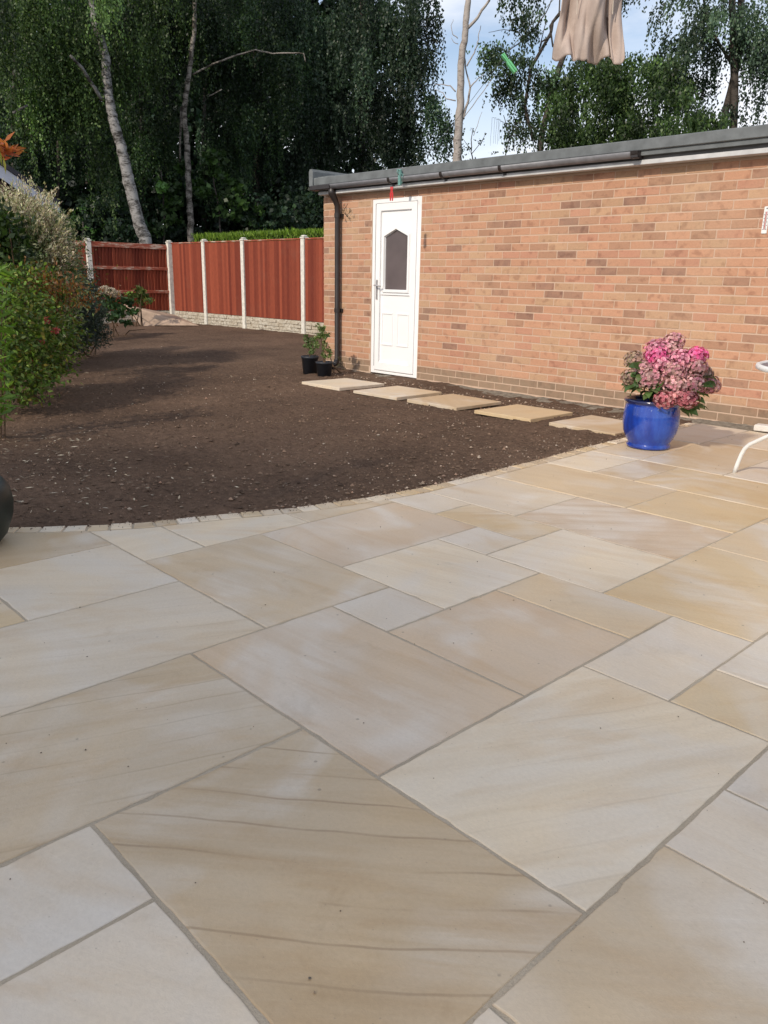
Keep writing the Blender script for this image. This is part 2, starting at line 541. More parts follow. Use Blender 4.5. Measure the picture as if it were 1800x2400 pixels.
# i0,i1 (towards the garage), j0,j1 (to the right), tone, veining, grain angle
SLABS = [(-2, 0, 0, 3, 'warm', 1.0, .72), (-3, -2, 0, 1, 'blue', .1, .3), (-5, -2, 1, 3, 'blue', .15, .5), (-3, 0, -2, 0, 'dun', .75, 1.2),
 (-2, 1, -4, -2, 'grey', .6, 1.15), (-4, -2, -4, -2, 'grey', .3, .2), (-1, 1, -6, -4, 'grey', .2, .9), (-2, -1, -6, -4, 'yell', .5, 1.5), (-2, 1, -8, -6, 'warm', .45, 1.3),
 (1, 2, -8, -5, 'pale', .35, 1.5), (2, 4, -7, -5, 'pale', .15, .9), (4, 6, -6, -5, 'buff', .1, 0), (0, 2, -2, 1, 'pink', .45, .1),
 (1, 3, -5, -2, 'dun', .35, .2), (2, 3, -2, -1, 'blue', .05, 0), (3, 6, -5, -3, 'pink', .1, 0), (3, 5, -3, -1, 'pale', .55, .25),
 (5, 6, -3, -2, 'grey', .1, 0), (6, 7, -5.2, -4, 'grey', .1, 0), (6, 7, -4, -2, 'yell', .6, .9), (5, 7, -2, 0, 'pale', .45, .3),
 (2, 4, -1, 1, 'pink', .1, 0), (4, 5, -1, 1, 'buff', .2, .5), (0, 3, 1, 3, 'pale', .6, 1.1), (3, 5, 1, 2, 'blue', .1, 0), (3, 4, 2, 3, 'yell', .3, 1),
 (5, 8, 0, 2, 'yell', .35, .4), (4, 6, 2, 4, 'grey', .2, 0), (-1, 1, 3, 6, 'dun', .2, .8), (-3, -1, 3, 5, 'grey', .2, 0), (1, 2, 3, 5, 'blue', .1, 0), (2, 4, 3, 5, 'blue', .1, .6),
 (7, 9, -5.2, -3, 'grey', .15, .3), (7, 9, -3, 0, 'pink', .8, .75), (9, 11, -5.3, -2, 'buff', .2, .2), (9, 11, -2, 0, 'yell', .2, .5), (8, 10, 0, 3, 'buff', .2, .5),
 (11, 13, -5.4, -4, 'pale', .5, .3), (11, 13, -4, -3, 'warm', .2, 0), (11, 13, -3, -0, 'yell', .15, 0), (13, 16, -5.4, -4, 'buff', .2, .4),
 (13, 16.6, -4, -2, 'dun', .1, 0), (16, 19.1, -5.5, -4, 'blue', .1, 0), (16.6, 19.1, -4, -2, 'grey', .1, 0), (13, 16, -2, 0, 'blue', .1, 0), (16, 19.1, -2, 1, 'grey', .1, 0),
 (10, 12, 0, 3, 'dun', .3, .2), (12, 14, 0, 2, 'grey', .1, 0), (14, 16, 0, 3, 'buff', .2, 0), (16, 19.1, 1, 4, 'buff', .1, .2), (6, 8, 2, 4, 'blue', .2, .2), (4, 6, 4, 7, 'buff', .1, 0),
 (-5, -3, -2, 1, 'buff', .2, 0), (-4, -2, -7, -4, 'grey', .2, 0)]
ang0 = {0: .80}


def slab_poly(x0, x1, y0, y1, gap):
    """outline, clipped by the curved border, lightly ragged"""
    yy = list(np.linspace(y0 + gap, y1 - gap, max(3, int((y1 - y0) / .03))))
    L = []
    for y in yy:
        xl = max(x0 + gap, float(edgeX(y)) + .005)
        if xl < x1 - gap - .004: L.append((xl, y))
    if len(L) < 2: return None
    top, bot = L[-1][1], L[0][1]
    P = [(x1 - gap, y) for y in yy if bot - 1e-6 <= y <= top + 1e-6]
    mids_t = [(x, top) for x in np.arange(x1 - gap - .03, L[-1][0] + .015, -.03)]
    mids_b = [(x, bot) for x in np.arange(L[0][0] + .03, x1 - gap - .015, .03)]
    return [L[0]] + mids_b + P + mids_t + L[::-1][:-1]


def make_slab(poly, z, thick, tone, vein, ang, parent, name='paving_slab', rag=.0016, tilt=None):
    cx = sum(p[0] for p in poly) / len(poly); cy = sum(p[1] for p in poly) / len(poly)
    n = len(poly); Q = []
    for k, (x, y) in enumerate(poly):
        r_ = random.uniform(-rag, rag) - (random.uniform(.002, .005) if random.random() < .04 else 0); d = math.hypot(x - cx, y - cy)
        Q.append((x - cx + (x - cx) / d * r_, y - cy + (y - cy) / d * r_))
    def inset(q, e):
        d = math.hypot(*q); return (q[0] * (1 - e / d), q[1] * (1 - e / d))
    tx, ty = tilt or (random.uniform(-.0015, .0015), random.uniform(-.0015, .0015))
    zf = lambda x, y: tx * x + ty * y
    V = [(x, y, -thick) for x, y in Q] + [(x, y, -.004 + zf(x, y)) for x, y in Q]
    V += [(*inset(q, .002), -.0008 + zf(*q)) for q in Q] + [(*inset(q, .005), zf(*q)) for q in Q]
    F = []
    for r_ in range(3):
        for k in range(n):
            j = (k + 1) % n
            F.append((r_ * n + k, r_ * n + j, (r_ + 1) * n + j, (r_ + 1) * n + k))
    F.append(tuple(3 * n + k for k in range(n)))
    o = mk(name, V, F, STONE, parent, loc=(cx, cy, z))
    c = TONE[tone]; k = random.uniform(.96, 1.04)
    o.color = (c[0] * k * 1.03, c[1] * k * .995, c[2] * k * .93, vein)
    o['grain_angle'] = -float(ang)
    return o


for a in SLABS:
    i0, i1, j0, j1, tone, vein, ang = a
    gap = random.uniform(.0035, .0052)
    P = slab_poly(j0 * U, j1 * U, i0 * U, i1 * U, gap)
    if P: make_slab(P, .004 + random.uniform(-.0012, .0012), .012, tone, vein, ang, patio)

# curved border of setts
cyl = np.linspace(-1.2, 5.46, 1400); cxl = edgeX(cyl)
seg = np.concatenate([[0], np.cumsum(np.hypot(np.diff(cxl), np.diff(cyl)))])
s0 = 0.0
while s0 < seg[-1] - .1:
    ln = random.choice([.098, .1, .1, .102] if s0 < 4.1 else [.1, .14, .16, .2])
    def cpt(s, w):
        y = np.interp(s, seg, cyl); e = .02
        y2 = np.interp(s + e, seg, cyl); y1 = np.interp(s - e, seg, cyl)
        tx, ty = float(edgeX(y2) - edgeX(y1)), y2 - y1; m = math.hypot(tx, ty) or 1
        return (float(edgeX(y)) - w * ty / m, float(y) + w * tx / m)
    a, b = s0 + .004, s0 + ln - .003
    P = [cpt(a, .004), cpt((a + b) / 2, .003), cpt(b, .004), cpt(b, .045), cpt(b, .084), cpt((a + b) / 2, .085), cpt(a, .084), cpt(a, .045)]
    make_slab(P[::-1] if False else P[::-1], .006 + random.uniform(-.002, .002), .03, random.choice(['buff', 'pale', 'warm', 'yell', 'dun', 'buff', 'pale']), random.uniform(0, .4), random.uniform(0, 3), patio, 'sett', .001,
              (random.uniform(-.02, .02), random.uniform(-.02, .02)))
    s0 += ln + .004

# concrete haunching along the foot of the wall
hx = np.arange(-6.75, 2.6, .04); prof = [(5.47, -.05), (5.49, -.018), (5.53, -.006), (5.58, .0), (5.64, .008), (5.70, .012)]
HV = []
for x in hx:
    for y, z in prof:
        HV.append((x, y + (.03 * vn(np.array(x * 3.), np.array(y * 9.)) if y < 5.6 else 0), z + .012 * vn(np.array(x * 9.), np.array(y * 20.)) + .006 * vn(np.array(x * 31.), np.array(y * 60.)) - (.01 if x < -1.7 else 0)))
m_ = len(prof)
tc_ = NT('rough_concrete'); g_ = tc_.n('NewGeometry').outputs['Position']
nn = tc_.noise(g_, 22, 6, .75)
tc_.bump(nn, .9, .012)
HAUNCH = tc_.fin(tc_.ramp(nn, [(.3, (.10, .082, .064, 1)), (.5, (.22, .19, .15, 1)), (.72, (.34, .30, .25, 1))]), .95, .15)
hc = mk('concrete_footing', HV, [(i * m_ + k, (i + 1) * m_ + k, (i + 1) * m_ + k + 1, i * m_ + k + 1) for i in range(len(hx) - 1) for k in range(m_ - 1)], HAUNCH, smooth=True)
tag(hc, kind='structure')

# ================================================================== GARAGE
WY = 5.70
gar = empty('garage', (-3.0, WY, 0))
tag(gar, 'flat roofed brick garage with grey roof edge and one white door', 'garage')
def G(o): o.location = Vector(o.location) - Vector(gar.location); return o   # keep world positions under the empty


DX0, DX1, DZ1 = -5.985, -5.175, 2.056
XL, XR, ZT = -6.905, 2.4, 2.15
m = MB()
m.box(XL + .004, DX0 - .002, WY - .0012, WY + .20, -.1, ZT)
m.box(DX1 + .002, XR, WY - .0012, WY + .20, -.1, ZT)
m.box(DX0 - .002, DX1 + .002, WY - .0012, WY + .20, DZ1 + .004, ZT)
m.box(XL + .004, XL + .2, WY + .21, 8.7, -.1, ZT)
m.box(XL + .004, XR, 8.71, 8.9, -.1, ZT)
m.box(XR - .2, XR, WY + .21, 8.7, -.1, ZT)
wall = G(m.build('wall', WMORT, gar))
G0 = Vector((0, 0, 0))

BL, BH, BJ = .2155, .0655, .0095
bm = MB(); bm.box(-BL / 2, BL / 2, -.003, .05, -BH / 2, BH / 2, .0025)
brick_me = bpy.data.meshes.new('brick'); brick_me.from_pydata(bm.V, [], bm.F); brick_me.materials.append(BRICK)
def half(w):
    b = MB(); b.box(-w / 2, w / 2, -.003, .05, -BH / 2, BH / 2, .0025)
    me = bpy.data.meshes.new('brick'); me.from_pydata(b.V, [], b.F); me.materials.append(BRICK); return me
cache = {}
def brick_tone(row):
    r = random.random()
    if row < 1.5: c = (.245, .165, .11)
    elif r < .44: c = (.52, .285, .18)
    elif r < .66: c = (.50, .315, .195)
    elif r < .80: c = (.50, .255, .17)
    elif r < .91: c = (.42, .24, .155)
    elif r < .96: c = (.35, .205, .14)
    else: c = (.29, .168, .122)
    k = random.uniform(.92, 1.08)
    return tuple(x * k for x in c)


bricks = []
rows = 28; z0 = .012
for r_ in range(rows):
    zc = z0 + (r_ + .5) * (BH + BJ) * 1.0
    x = XL - .003 - ((BL + BJ) / 2 if r_ % 2 else 0)
    while x < XR:
        a, b = max(x, XL), min(x + BL, XR)
        segs = [(a, b)]
        if zc + BH / 2 < DZ1 + .03:
            ns = []
            for (p, q) in segs:
                if q <= DX0 - .008 or p >= DX1 + .008: ns.append((p, q))
                else:
                    if p < DX0 - .03: ns.append((p, DX0 - .009))
                    if q > DX1 + .03: ns.append((DX1 + .009, q))
            segs = ns
        for (p, q) in segs:
            if q - p > .02: bricks.append((math.hypot((p + q) / 2 - CAM[0], WY - CAM[1]), (p + q) / 2, zc, q - p, r_))
        x += BL + BJ + random.uniform(-.002, .002)
vis = [b for b in bricks if b[1] < -1.2]
rest = [b for b in bricks if b[1] >= -1.2]
vis.sort()
near, far = vis[:300], vis[300:] + rest
for d, x, z, w, r_ in near:
    k = round(w, 3)
    me = brick_me if abs(w - BL) < .003 else cache.setdefault(k, half(k))
    o = bpy.data.objects.new('brick', me); link(o, wall)
    o.location = (x, WY + random.uniform(-.0015, .001), z + random.uniform(-.001, .001))
    o.rotation_euler = (random.uniform(-.004, .004), random.uniform(-.004, .004), random.uniform(-.003, .003))
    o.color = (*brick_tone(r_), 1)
V = []; T = []; F = []
for d, x, z, w, r_ in far:
    b = MB(); y = WY + random.uniform(-.0015, .001); b.box(x - w / 2, x + w / 2, y - .003, y + .05, z - BH / 2, z + BH / 2, .0025)
    F += [tuple(i + len(V) for i in f) for f in b.F]; V += b.V; T += [brick_tone(r_)] * len(b.V)
# return wall, far end
for r_ in range(rows):
    zc = z0 + (r_ + .5) * (BH + BJ); y = WY + .06 + (.11 if r_ % 2 else 0)
    while y < 8.85:
        b = MB(); b.box(XL - .003, XL + .05, y, min(y + BL, 8.9), zc - BH / 2, zc + BH / 2, .0025)
        F += [tuple(i + len(V) for i in f) for f in b.F]; V += b.V; T += [brick_tone(r_)] * len(b.V); y += BL + BJ
ob = quads('brickwork', np.array(V), BRICKA, wall, np.array(T), faces=np.array(F))
tag(ob, kind='stuff')

# roof, verge, fascia, gutter
m = MB(); m.box(-6.93, XR + .2, 5.555, 9.0, 2.20, 2.31)
roof = G(m.build('roof', ROOFG, gar))
def sub(mb, name, mat, smooth=False):
    o = mb.build(name, mat, roof, smooth); o.location = (0, 0, 0); return o
m = MB(); m.box(-6.90, XR + .2, 5.535, 5.553, 2.238, 2.328, .006); sub(m, 'roof_edge_trim', ROOFG)
m = MB(); m.prism([(-6.975, 2.235), (-6.905, 2.235), (-6.90, 2.40), (-6.915, 2.43), (-6.96, 2.43), (-6.978, 2.40)], 5.52, 9.02)
m.box(-6.898, -6.60, 5.60, 5.66, 2.312, 2.345)
sub(m, 'verge_trim', ROOFG)
m = MB(); m.box(-6.86, XR + .2, 5.60, 5.62, 2.170, 2.236); sub(m, 'fascia_board', FASC)
m = MB(); m.box(-6.87, XR + .2, 5.582, 5.696, 2.130, 2.168, .003); sub(m, 'soffit_strip', WSTRIP)
gx = -2.47
m = MB()
P = []
for k in range(9):
    a = math.pi + math.pi * k / 8
    P.append((5.545 + .048 * math.cos(a), 2.232 + .052 * math.sin(a)))
Pi = [(5.545 + (y - 5.545) * .93, 2.234 + (z - 2.234) * .93) for y, z in P][::-1]
ring = P + Pi; n = len(ring)
m.add([(-6.93, y, z) for y, z in ring] + [(gx, y, z) for y, z in ring],
      [tuple(range(n)), tuple(range(2 * n - 1, n - 1, -1))] + [(i, n + i, n + (i + 1) % n, (i + 1) % n) for i in range(n)])
gutter = G(m.build('gutter', GUT, gar, True))
def union(x, w, mat):
    b = MB(); P2 = [(5.545 + (y - 5.545) * 1.12, 2.232 + (z - 2.232) * 1.12) for y, z in P]
    P3 = P2 + [(5.545 + (y - 5.545) * 1.02, 2.234 + (z - 2.234) * 1.02) for y, z in P][::-1]; n = len(P3)
    b.add([(x - w / 2, y, z) for y, z in P3] + [(x + w / 2, y, z) for y, z in P3],
          [tuple(range(n)), tuple(range(2 * n - 1, n - 1, -1))] + [(i, n + i, n + (i + 1) % n, (i + 1) % n) for i in range(n)])
    return b
for x in (-5.52, -4.72, -3.93):
    b = union(x, .035, DARKP); b.box(x - .012, x + .03, 5.58, 5.60, 2.15, 2.20); o = b.build('gutter_bracket', DARKP, gutter)
b = union(gx + .01, .07, DARKP); b.box(gx - .02, gx + .045, 5.50, 5.598, 2.178, 2.236, .004)
o = b.build('gutter_stop_end', DARKP, gutter)
b = MB(); b.box(-6.93, -6.55, 5.492, 5.598, 2.178, 2.236, .008)
b.build('gutter_corner', DARKP, gutter)
# downpipe
px_ = -6.565
m = MB(); m.tube([(px_, 5.545, 2.20), (px_, 5.55, 2.13), (px_, 5.60, 2.06), (px_, 5.635, 2.0), (px_, 5.64, 1.9), (px_, 5.64, .14), (px_, 5.62, .08), (px_ - .02, 5.55, .03)], [.045, .045, .036, .036, .034, .034, .038, .038], 14)
dp = G(m.build('downpipe', DARKP, gar, True))
for z in (1.86, .72):
    b = MB(); b.tube([(px_, 5.64, z), (px_, 5.64, z + .05)], .041, 14); b.box(px_ - .055, px_ + .055, 5.672, 5.695, z + .005, z + .045)
    b.build('pipe_clip', DARKP, dp)
# door frame and leaf
def housepoly(x0, x1, z0, z1, za): return [(x0, z0), (x1, z0), (x1, z1), ((x0 + x1) / 2, za), (x0, z1)]
m = MB(); fw = .062
yf0, yf1 = WY + .004, WY + .075
m.box(DX0, DX0 + fw, yf0, yf1, .012, DZ1, .004)
m.box(DX1 - fw, DX1, yf0, yf1, .012, DZ1, .004)
m.box(DX0 + fw, DX1 - fw, yf0, yf1, DZ1 - fw, DZ1, .004)
m.box(DX0 + fw, DX1 - fw, yf0 + .004, yf1, .012, .045, .004)
frame = G(m.build('door_frame', PVC, gar))
lx0, lx1, lz0, lz1 = DX0 + fw + .004, DX1 - fw - .004, .05, DZ1 - fw - .004
m = MB(); sw = .085
yl0, yl1 = WY - .004, WY + .062
m.box(lx0, lx0 + sw, yl0, yl1, lz0, lz1, .006)
m.box(lx1 - sw, lx1, yl0, yl1, lz0, lz1, .006)
m.box(lx0 + sw, lx1 - sw, yl0, yl1, lz1 - sw, lz1, .006)
m.box(lx0 + sw, lx1 - sw, yl0, yl1, lz0, lz0 + sw + .02, .006)
door = G(m.build('door', PVC, gar))
def dsub(mb, name, mat, smooth=False): return mb.build(name, mat, door, smooth)
px0, px1 = lx0 + sw, lx1 - sw
gx0, gx1, gz0, gz1, gza = px0 + .062, px1 - .062, 1.02, 1.615, 1.695
yp = WY + .018
# panel with a house shaped hole: pieces round the glass
m = MB(); mid = (gx0 + gx1) / 2
yb = yp + .02
m.add([(px0, yp, lz0 + sw + .02), (px1, yp, lz0 + sw + .02), (px1, yp, gz0), (px0, yp, gz0)], [(0, 1, 2, 3)])
m.add([(px0, yp, gz0), (gx0, yp, gz0), (gx0, yp, gz1), (px0, yp, gz1)], [(0, 1, 2, 3)])
m.add([(gx1, yp, gz0), (px1, yp, gz0), (px1, yp, gz1), (gx1, yp, gz1)], [(0, 1, 2, 3)])
m.add([(px0, yp, gz1), (gx0, yp, gz1), (mid, yp, gza), (mid, yp, lz1 - sw), (px0, yp, lz1 - sw)], [(0, 1, 2, 3, 4)])
m.add([(px1, yp, gz1), (gx1, yp, gz1), (mid, yp, gza), (mid, yp, lz1 - sw), (px1, yp, lz1 - sw)], [(4, 3, 2, 1, 0)])
dsub(m, 'door_panel', PVC)
hp = housepoly(gx0, gx1, gz0, gz1, gza)
def offs(poly, e):
    cx = (gx0 + gx1) / 2; cz = 1.34; out = []
    for x, z in poly: out.append((x + e * (1 if x > cx + .01 else -1 if x < cx - .01 else 0), z + (e if z > cz else -e)))
    return out
m = MB(); o1, i1 = offs(hp, .038), offs(hp, .0)
n = 5
m.add([(x, yp - .022, z) for x, z in offs(hp, .030)] + [(x, yp - .022, z) for x, z in offs(hp, .008)] + [(x, yp, z) for x, z in o1] + [(x, yp + .012, z) for x, z in i1],
      [(i, (i + 1) % n, n + (i + 1) % n, n + i) for i in range(n)] + [(2 * n + i, 2 * n + (i + 1) % n, (i + 1) % n, i) for i in range(n)] + [(n + i, n + (i + 1) % n, 3 * n + (i + 1) % n, 3 * n + i) for i in range(n)])
dsub(m, 'glazing_bead', PVC)
m = MB(); m.add([(x, yp + .010, z) for x, z in hp], [(0, 1, 2, 3, 4)])
tg = NT('dark_glazing'); ng = tg.noise(tg.coord('Object'), 2.5, 3)
GLASS = tg.fin(tg.ramp(ng, [(.3, (.10, .082, .085, 1)), (.7, (.145, .118, .12, 1))]), .22, .5)
dsub(m, 'door_glass', GLASS)
m = MB(); m.box(px0 + .004, px1 - .004, yp - .014, yp - .001, .955, .975, .003)
for (a, b) in ((px0 + .02, mid - .035), (mid + .035, px1 - .02)):
    for (c, d) in ((.36, .75),):
        for (e0, e1, f0, f1) in ((a, b, c, c + .018), (a, b, d - .018, d), (a, a + .018, c + .018, d - .018), (b - .018, b, c + .018, d - .018)):
            m.box(e0, e1, yp - .008, yp - .001, f0, f1, .002)
dsub(m, 'panel_moulding', PVC)
m = MB(); m.box(lx0 - .0055, lx0 - .0005, WY - .006, WY + .05, .10, lz1)
m.box(px0 - .003, px0 - .0005, yl0 - .0015, yp + .01, .16, lz1 - sw)
dsub(m, 'door_seal', DARKP)['kind'] = 'stuff'
m = MB(); m.box(lx0 + .022, lx0 + .052, yl0 - .009, yl0 - .001, .90, 1.13, .003)
m.tube([(lx0 + .037, yl0 - .009, 1.065), (lx0 + .037, yl0 - .05, 1.065), (lx0 + .06, yl0 - .055, 1.065), (lx0 + .15, yl0 - .052, 1.055)], [.009, .009, .010, .008], 8)
m.tube([(lx0 + .037, yl0 - .012, .965), (lx0 + .037, yl0 - .001, .965)], .012, 10)
dsub(m, 'handle', METAL)

# ================================================================== FENCE
fence = empty('garden_fence', (-14.3, 9.4, 0))
tag(fence, 'red stained closeboard fence with white concrete posts and gravel boards', 'fence')
FL = Vector(fence.location)
def fp(mb, name, mat, parent=None, smooth=False):
    o = mb.build(name, mat, parent or fence, smooth)
    if parent is None: o.location = -FL
    return o
def rot2(mb, ox, oy, ang):
    c, s_ = math.cos(ang), math.sin(ang)
    mb.V = [(ox + x * c - y * s_, oy + x * s_ + y * c, z) for x, y, z in mb.V]; return mb
def post(x, y, h, ang=0):
    b = MB(); b.box(-.055, .055, -.055, .055, -.1, h, .012); b.box(-.065, .065, -.065, .065, h + .001, h + .03, .008); b.box(-.05, .05, -.05, .05, h + .031, h + .065, .02)
    fp(rot2(b, x, y, ang), 'concrete_post', CONC)
def panel(x0, y0, x1, y1, zb, zt, back, zt1=None):
    """closeboard panel from one post to the next; back = rails towards the viewer"""
    L = math.hypot(x1 - x0, y1 - y0); ang = math.atan2(y1 - y0, x1 - x0)
    b = MB(); yb = 0
    if back:
        for z in (zb + (zt - zb) * .29, zb + (zt - zb) * .645): b.box(.06, L - .06, -.045, -.004, z - .037, z + .037, .006)
        b.box(.06, L - .06, -.048, -.004, zt - .09, zt, .006)
    b.box(.055, L - .055, -.03, .03, zt + .002, zt + .028, .005)
    bk = MB(); bk.box(.06, L - .06, .012, .026, zb, zt - .01)  # added dark sheet, showing between the boards in place of their edge shadows
    pn = fp(rot2(b, x0, y0, ang), 'panel_rails', RAIL if back else CONC if False else RAIL)
    rot2(bk, x0, y0, ang).build('gap_shade_sheet', GAPSHADE, pn)
    nb = int(round((L - .12) / .088)); w = (L - .12) / nb
    for k in range(nb):
        q = MB(); a = .06 + k * w; lean = random.uniform(-.003, .003)
        yo = random.uniform(-.004, .003); zz = zt - .002 + random.uniform(-.006, 0)
        t0, t1 = (.003, .026)
        # feather edge: thick on one side, thin on the other
        V = [(a, -t1 + yo, zb), (a + w - .007, -t0 + yo, zb), (a + w - .007, .004 + yo, zb), (a, .004 + yo, zb)]
        V += [(x + lean, y, zz) for x, y, _ in V]
        q.add(V, [(3, 2, 1, 0), (4, 5, 6, 7), (0, 1, 5, 4), (1, 2, 6, 5), (2, 3, 7, 6), (3, 0, 4, 7)])
        rot2(q, x0, y0, ang)
        o = q.build('board', WOOD, pn)
def gboard(x0, y0, x1, y1, zt):
    L = math.hypot(x1 - x0, y1 - y0); ang = math.atan2(y1 - y0, x1 - x0)
    b = MB(); b.box(.056, L - .056, -.010, .025, -.08, zt)
    rowsz = np.linspace(-.04, zt - .015, 5)
    for r_ in range(4):
        x = .065
        while x < L - .08:
            w = min(random.uniform(.13, .34), L - .065 - x)
            if w > .05: b.box(x, x + w - .01, -.010 - random.uniform(.006, .024), -.008, rowsz[r_] + .004, rowsz[r_ + 1] - random.uniform(.003, .012), .006)
            x += w
    fp(rot2(b, x0, y0, ang), 'gravel_board', GBOARD)
FX = [-17.56, -15.92, -14.27, -12.08, -10.25, -8.4]
for i in range(len(FX) - 1):
    panel(FX[i], 9.4, FX[i + 1], 9.4, .27, 1.88, False); gboard(FX[i], 9.4, FX[i + 1], 9.4, .262)
for x in FX[1:]: post(x, 9.4, 1.90)
post(-17.50, 9.345, 1.90)
panel(-17.56, 7.28, -17.56, 9.4, .27, 1.83, True); gboard(-17.56, 7.28, -17.56, 9.4, .262)
post(-17.56, 7.28, 1.86); 
panel(-17.75, 6.62, -17.56, 7.28, .27, 1.83, True); gboard(-17.75, 6.62, -17.56, 7.28, .262)
post(-17.75, 6.62, 1.83)
panel(-17.95, 4.8, -17.75, 6.62, .27, 1.80, True)
post(-17.95, 4.8, 1.8)

# ================================================================== HOUSE beyond the fence, left
hs = empty('bungalow', (-19.6, 3.6, 0))
tag(hs, 'brown brick bungalow gable with pale bargeboard above the bushes at left', 'house')
k = 22 / 30
def sc(p): return CAM + (np.array(p) - CAM) * k
pa, pb = sc((-26.865, 8.709, 4.217)), sc((-26.447, 9.838, 3.677)); pc_ = sc((-26.457, 9.813, 3.389))
hx_ = -19.4
slope = (pa[2] - pb[2]) / (pb[1] - pa[1]) * 1.0
slope = .62
ey, ez = 7.45, 2.72          # lower end of the bargeboard (top edge)
ry = 2.2; rz = ez + (ey - ry) * slope
m = MB(); m.add([(hx_ - .25, 2 * ry - ey + .5, 0), (hx_ - .25, ey - .5, 0), (hx_ - .25, ey - .5, ez + .02), (hx_ - .25, ry, rz - .35), (hx_ - .25, 2 * ry - ey + .5, ez + .02),
     (hx_ - 8, 2 * ry - ey + .5, 0), (hx_ - 8, ey - .5, 0), (hx_ - 8, ey - .5, ez + .02), (hx_ - 8, ry, rz - .35), (hx_ - 8, 2 * ry - ey + .5, ez + .02)],
    [(0, 1, 2, 3, 4), (5, 9, 8, 7, 6), (1, 6, 7, 2), (0, 4, 9, 5)])
tb = NT('brown_brick'); g_ = tb.n('NewGeometry').outputs['Position']
sx = tb.n('Mapping'); tb.l(g_, sx.inputs[0]); sx.inputs['Rotation'].default_value = (0, 0, R(90)); sx.inputs['Scale'].default_value = (1, 1, 1)
bt = tb.n('TexBrick'); cmb = tb.n('CombineXYZ'); sep = tb.n('SeparateXYZ'); tb.l(g_, sep.inputs[0]); tb.l(sep.outputs['Y'], cmb.inputs['X']); tb.l(sep.outputs['Z'], cmb.inputs['Y']); tb.l(cmb.outputs[0], bt.inputs['Vector'])
bt.inputs['Scale'].default_value = 1; bt.inputs['Brick Width'].default_value = .225; bt.inputs['Row Height'].default_value = .075; bt.inputs['Mortar Size'].default_value = .008
bt.inputs['Color1'].default_value = (.19, .09, .06, 1); bt.inputs['Color2'].default_value = (.13, .065, .045, 1); bt.inputs['Mortar'].default_value = (.25, .2, .16, 1)
HB = tb.fin(bt.outputs['Color'], .9, .2)
def hsub(mb, name, mat): o = mb.build(name, mat, hs); o.location = -Vector(hs.location); return o
hsub(m, 'gable_wall', HB)
TILE = plain('dark_roof_tile', (.035, .035, .045), .7, .3, .3, 6, .4)
m = MB()
for sgn in (1, -1):
    e = ry + sgn * (ey - ry)
    m.add([(hx_ + .04, e, ez), (hx_ + .04, ry, rz), (hx_ - 8.2, ry, rz), (hx_ - 8.2, e, ez), (hx_ + .04, e, ez + .12), (hx_ + .04, ry, rz + .12), (hx_ - 8.2, ry, rz + .12), (hx_ - 8.2, e, ez + .12)],
          [(0, 1, 2, 3), (4, 7, 6, 5), (0, 4, 5, 1), (0, 3, 7, 4), (2, 6, 7, 3)])
hsub(m, 'roof', TILE)
BARGE = plain('bargeboard_paint', (.42, .45, .53), .5, .4, .08, 4, .05)
for sgn in (1, -1):
    m = MB(); e = ry + sgn * (ey - ry)
    m.add([(hx_, e, ez - .005), (hx_, ry, rz - .005), (hx_, ry, rz - .33), (hx_, e, ez - .30), (hx_ - .03, e, ez - .005), (hx_ - .03, ry, rz - .005), (hx_ - .03, ry, rz - .33), (hx_ - .03, e, ez - .30)],
          [(0, 1, 2, 3), (4, 7, 6, 5), (0, 3, 7, 4), (3, 2, 6, 7), (0, 4, 5, 1)])
    hsub(m, 'bargeboard', BARGE)


# ================================================================== FOLIAGE
def unit(v): return v / np.maximum(np.linalg.norm(v, axis=-1, keepdims=True), 1e-9)


def leaves(C, D, l, w, tint, name, mat, parent, bend=.0, obj=True):
    """rhombic leaves: centres C, axes D, length l, width w (arrays)"""
    n = len(C)
    rnd = unit(rng.normal(size=(n, 3)))
    Sd = unit(np.cross(D, rnd))
    l = np.broadcast_to(np.asarray(l, float), (n,))[:, None]; w = np.broadcast_to(np.asarray(w, float), (n,))[:, None]
    V = np.stack([C - D * l / 2, C + Sd * w / 2 - D * l * .08, C + D * l / 2, C - Sd * w / 2 - D * l * .08], 1)
    T = np.repeat(tint[:, None, :], 4, 1)
    if not obj: return V.reshape(-1, 3), T.reshape(-1, 3)
    return quads(name, V.reshape(-1, 3), mat, parent, T.reshape(-1, 3))


def tints(n, cols, var=.25):
    cols = np.array(cols); k = rng.integers(0, len(cols), n); u = rng.random((n, 1))
    k2 = rng.integers(0, len(cols), n)
    c = cols[k] * (1 - u) + cols[k2] * u
    return c * np.exp(rng.normal(0, var, (n, 1)))


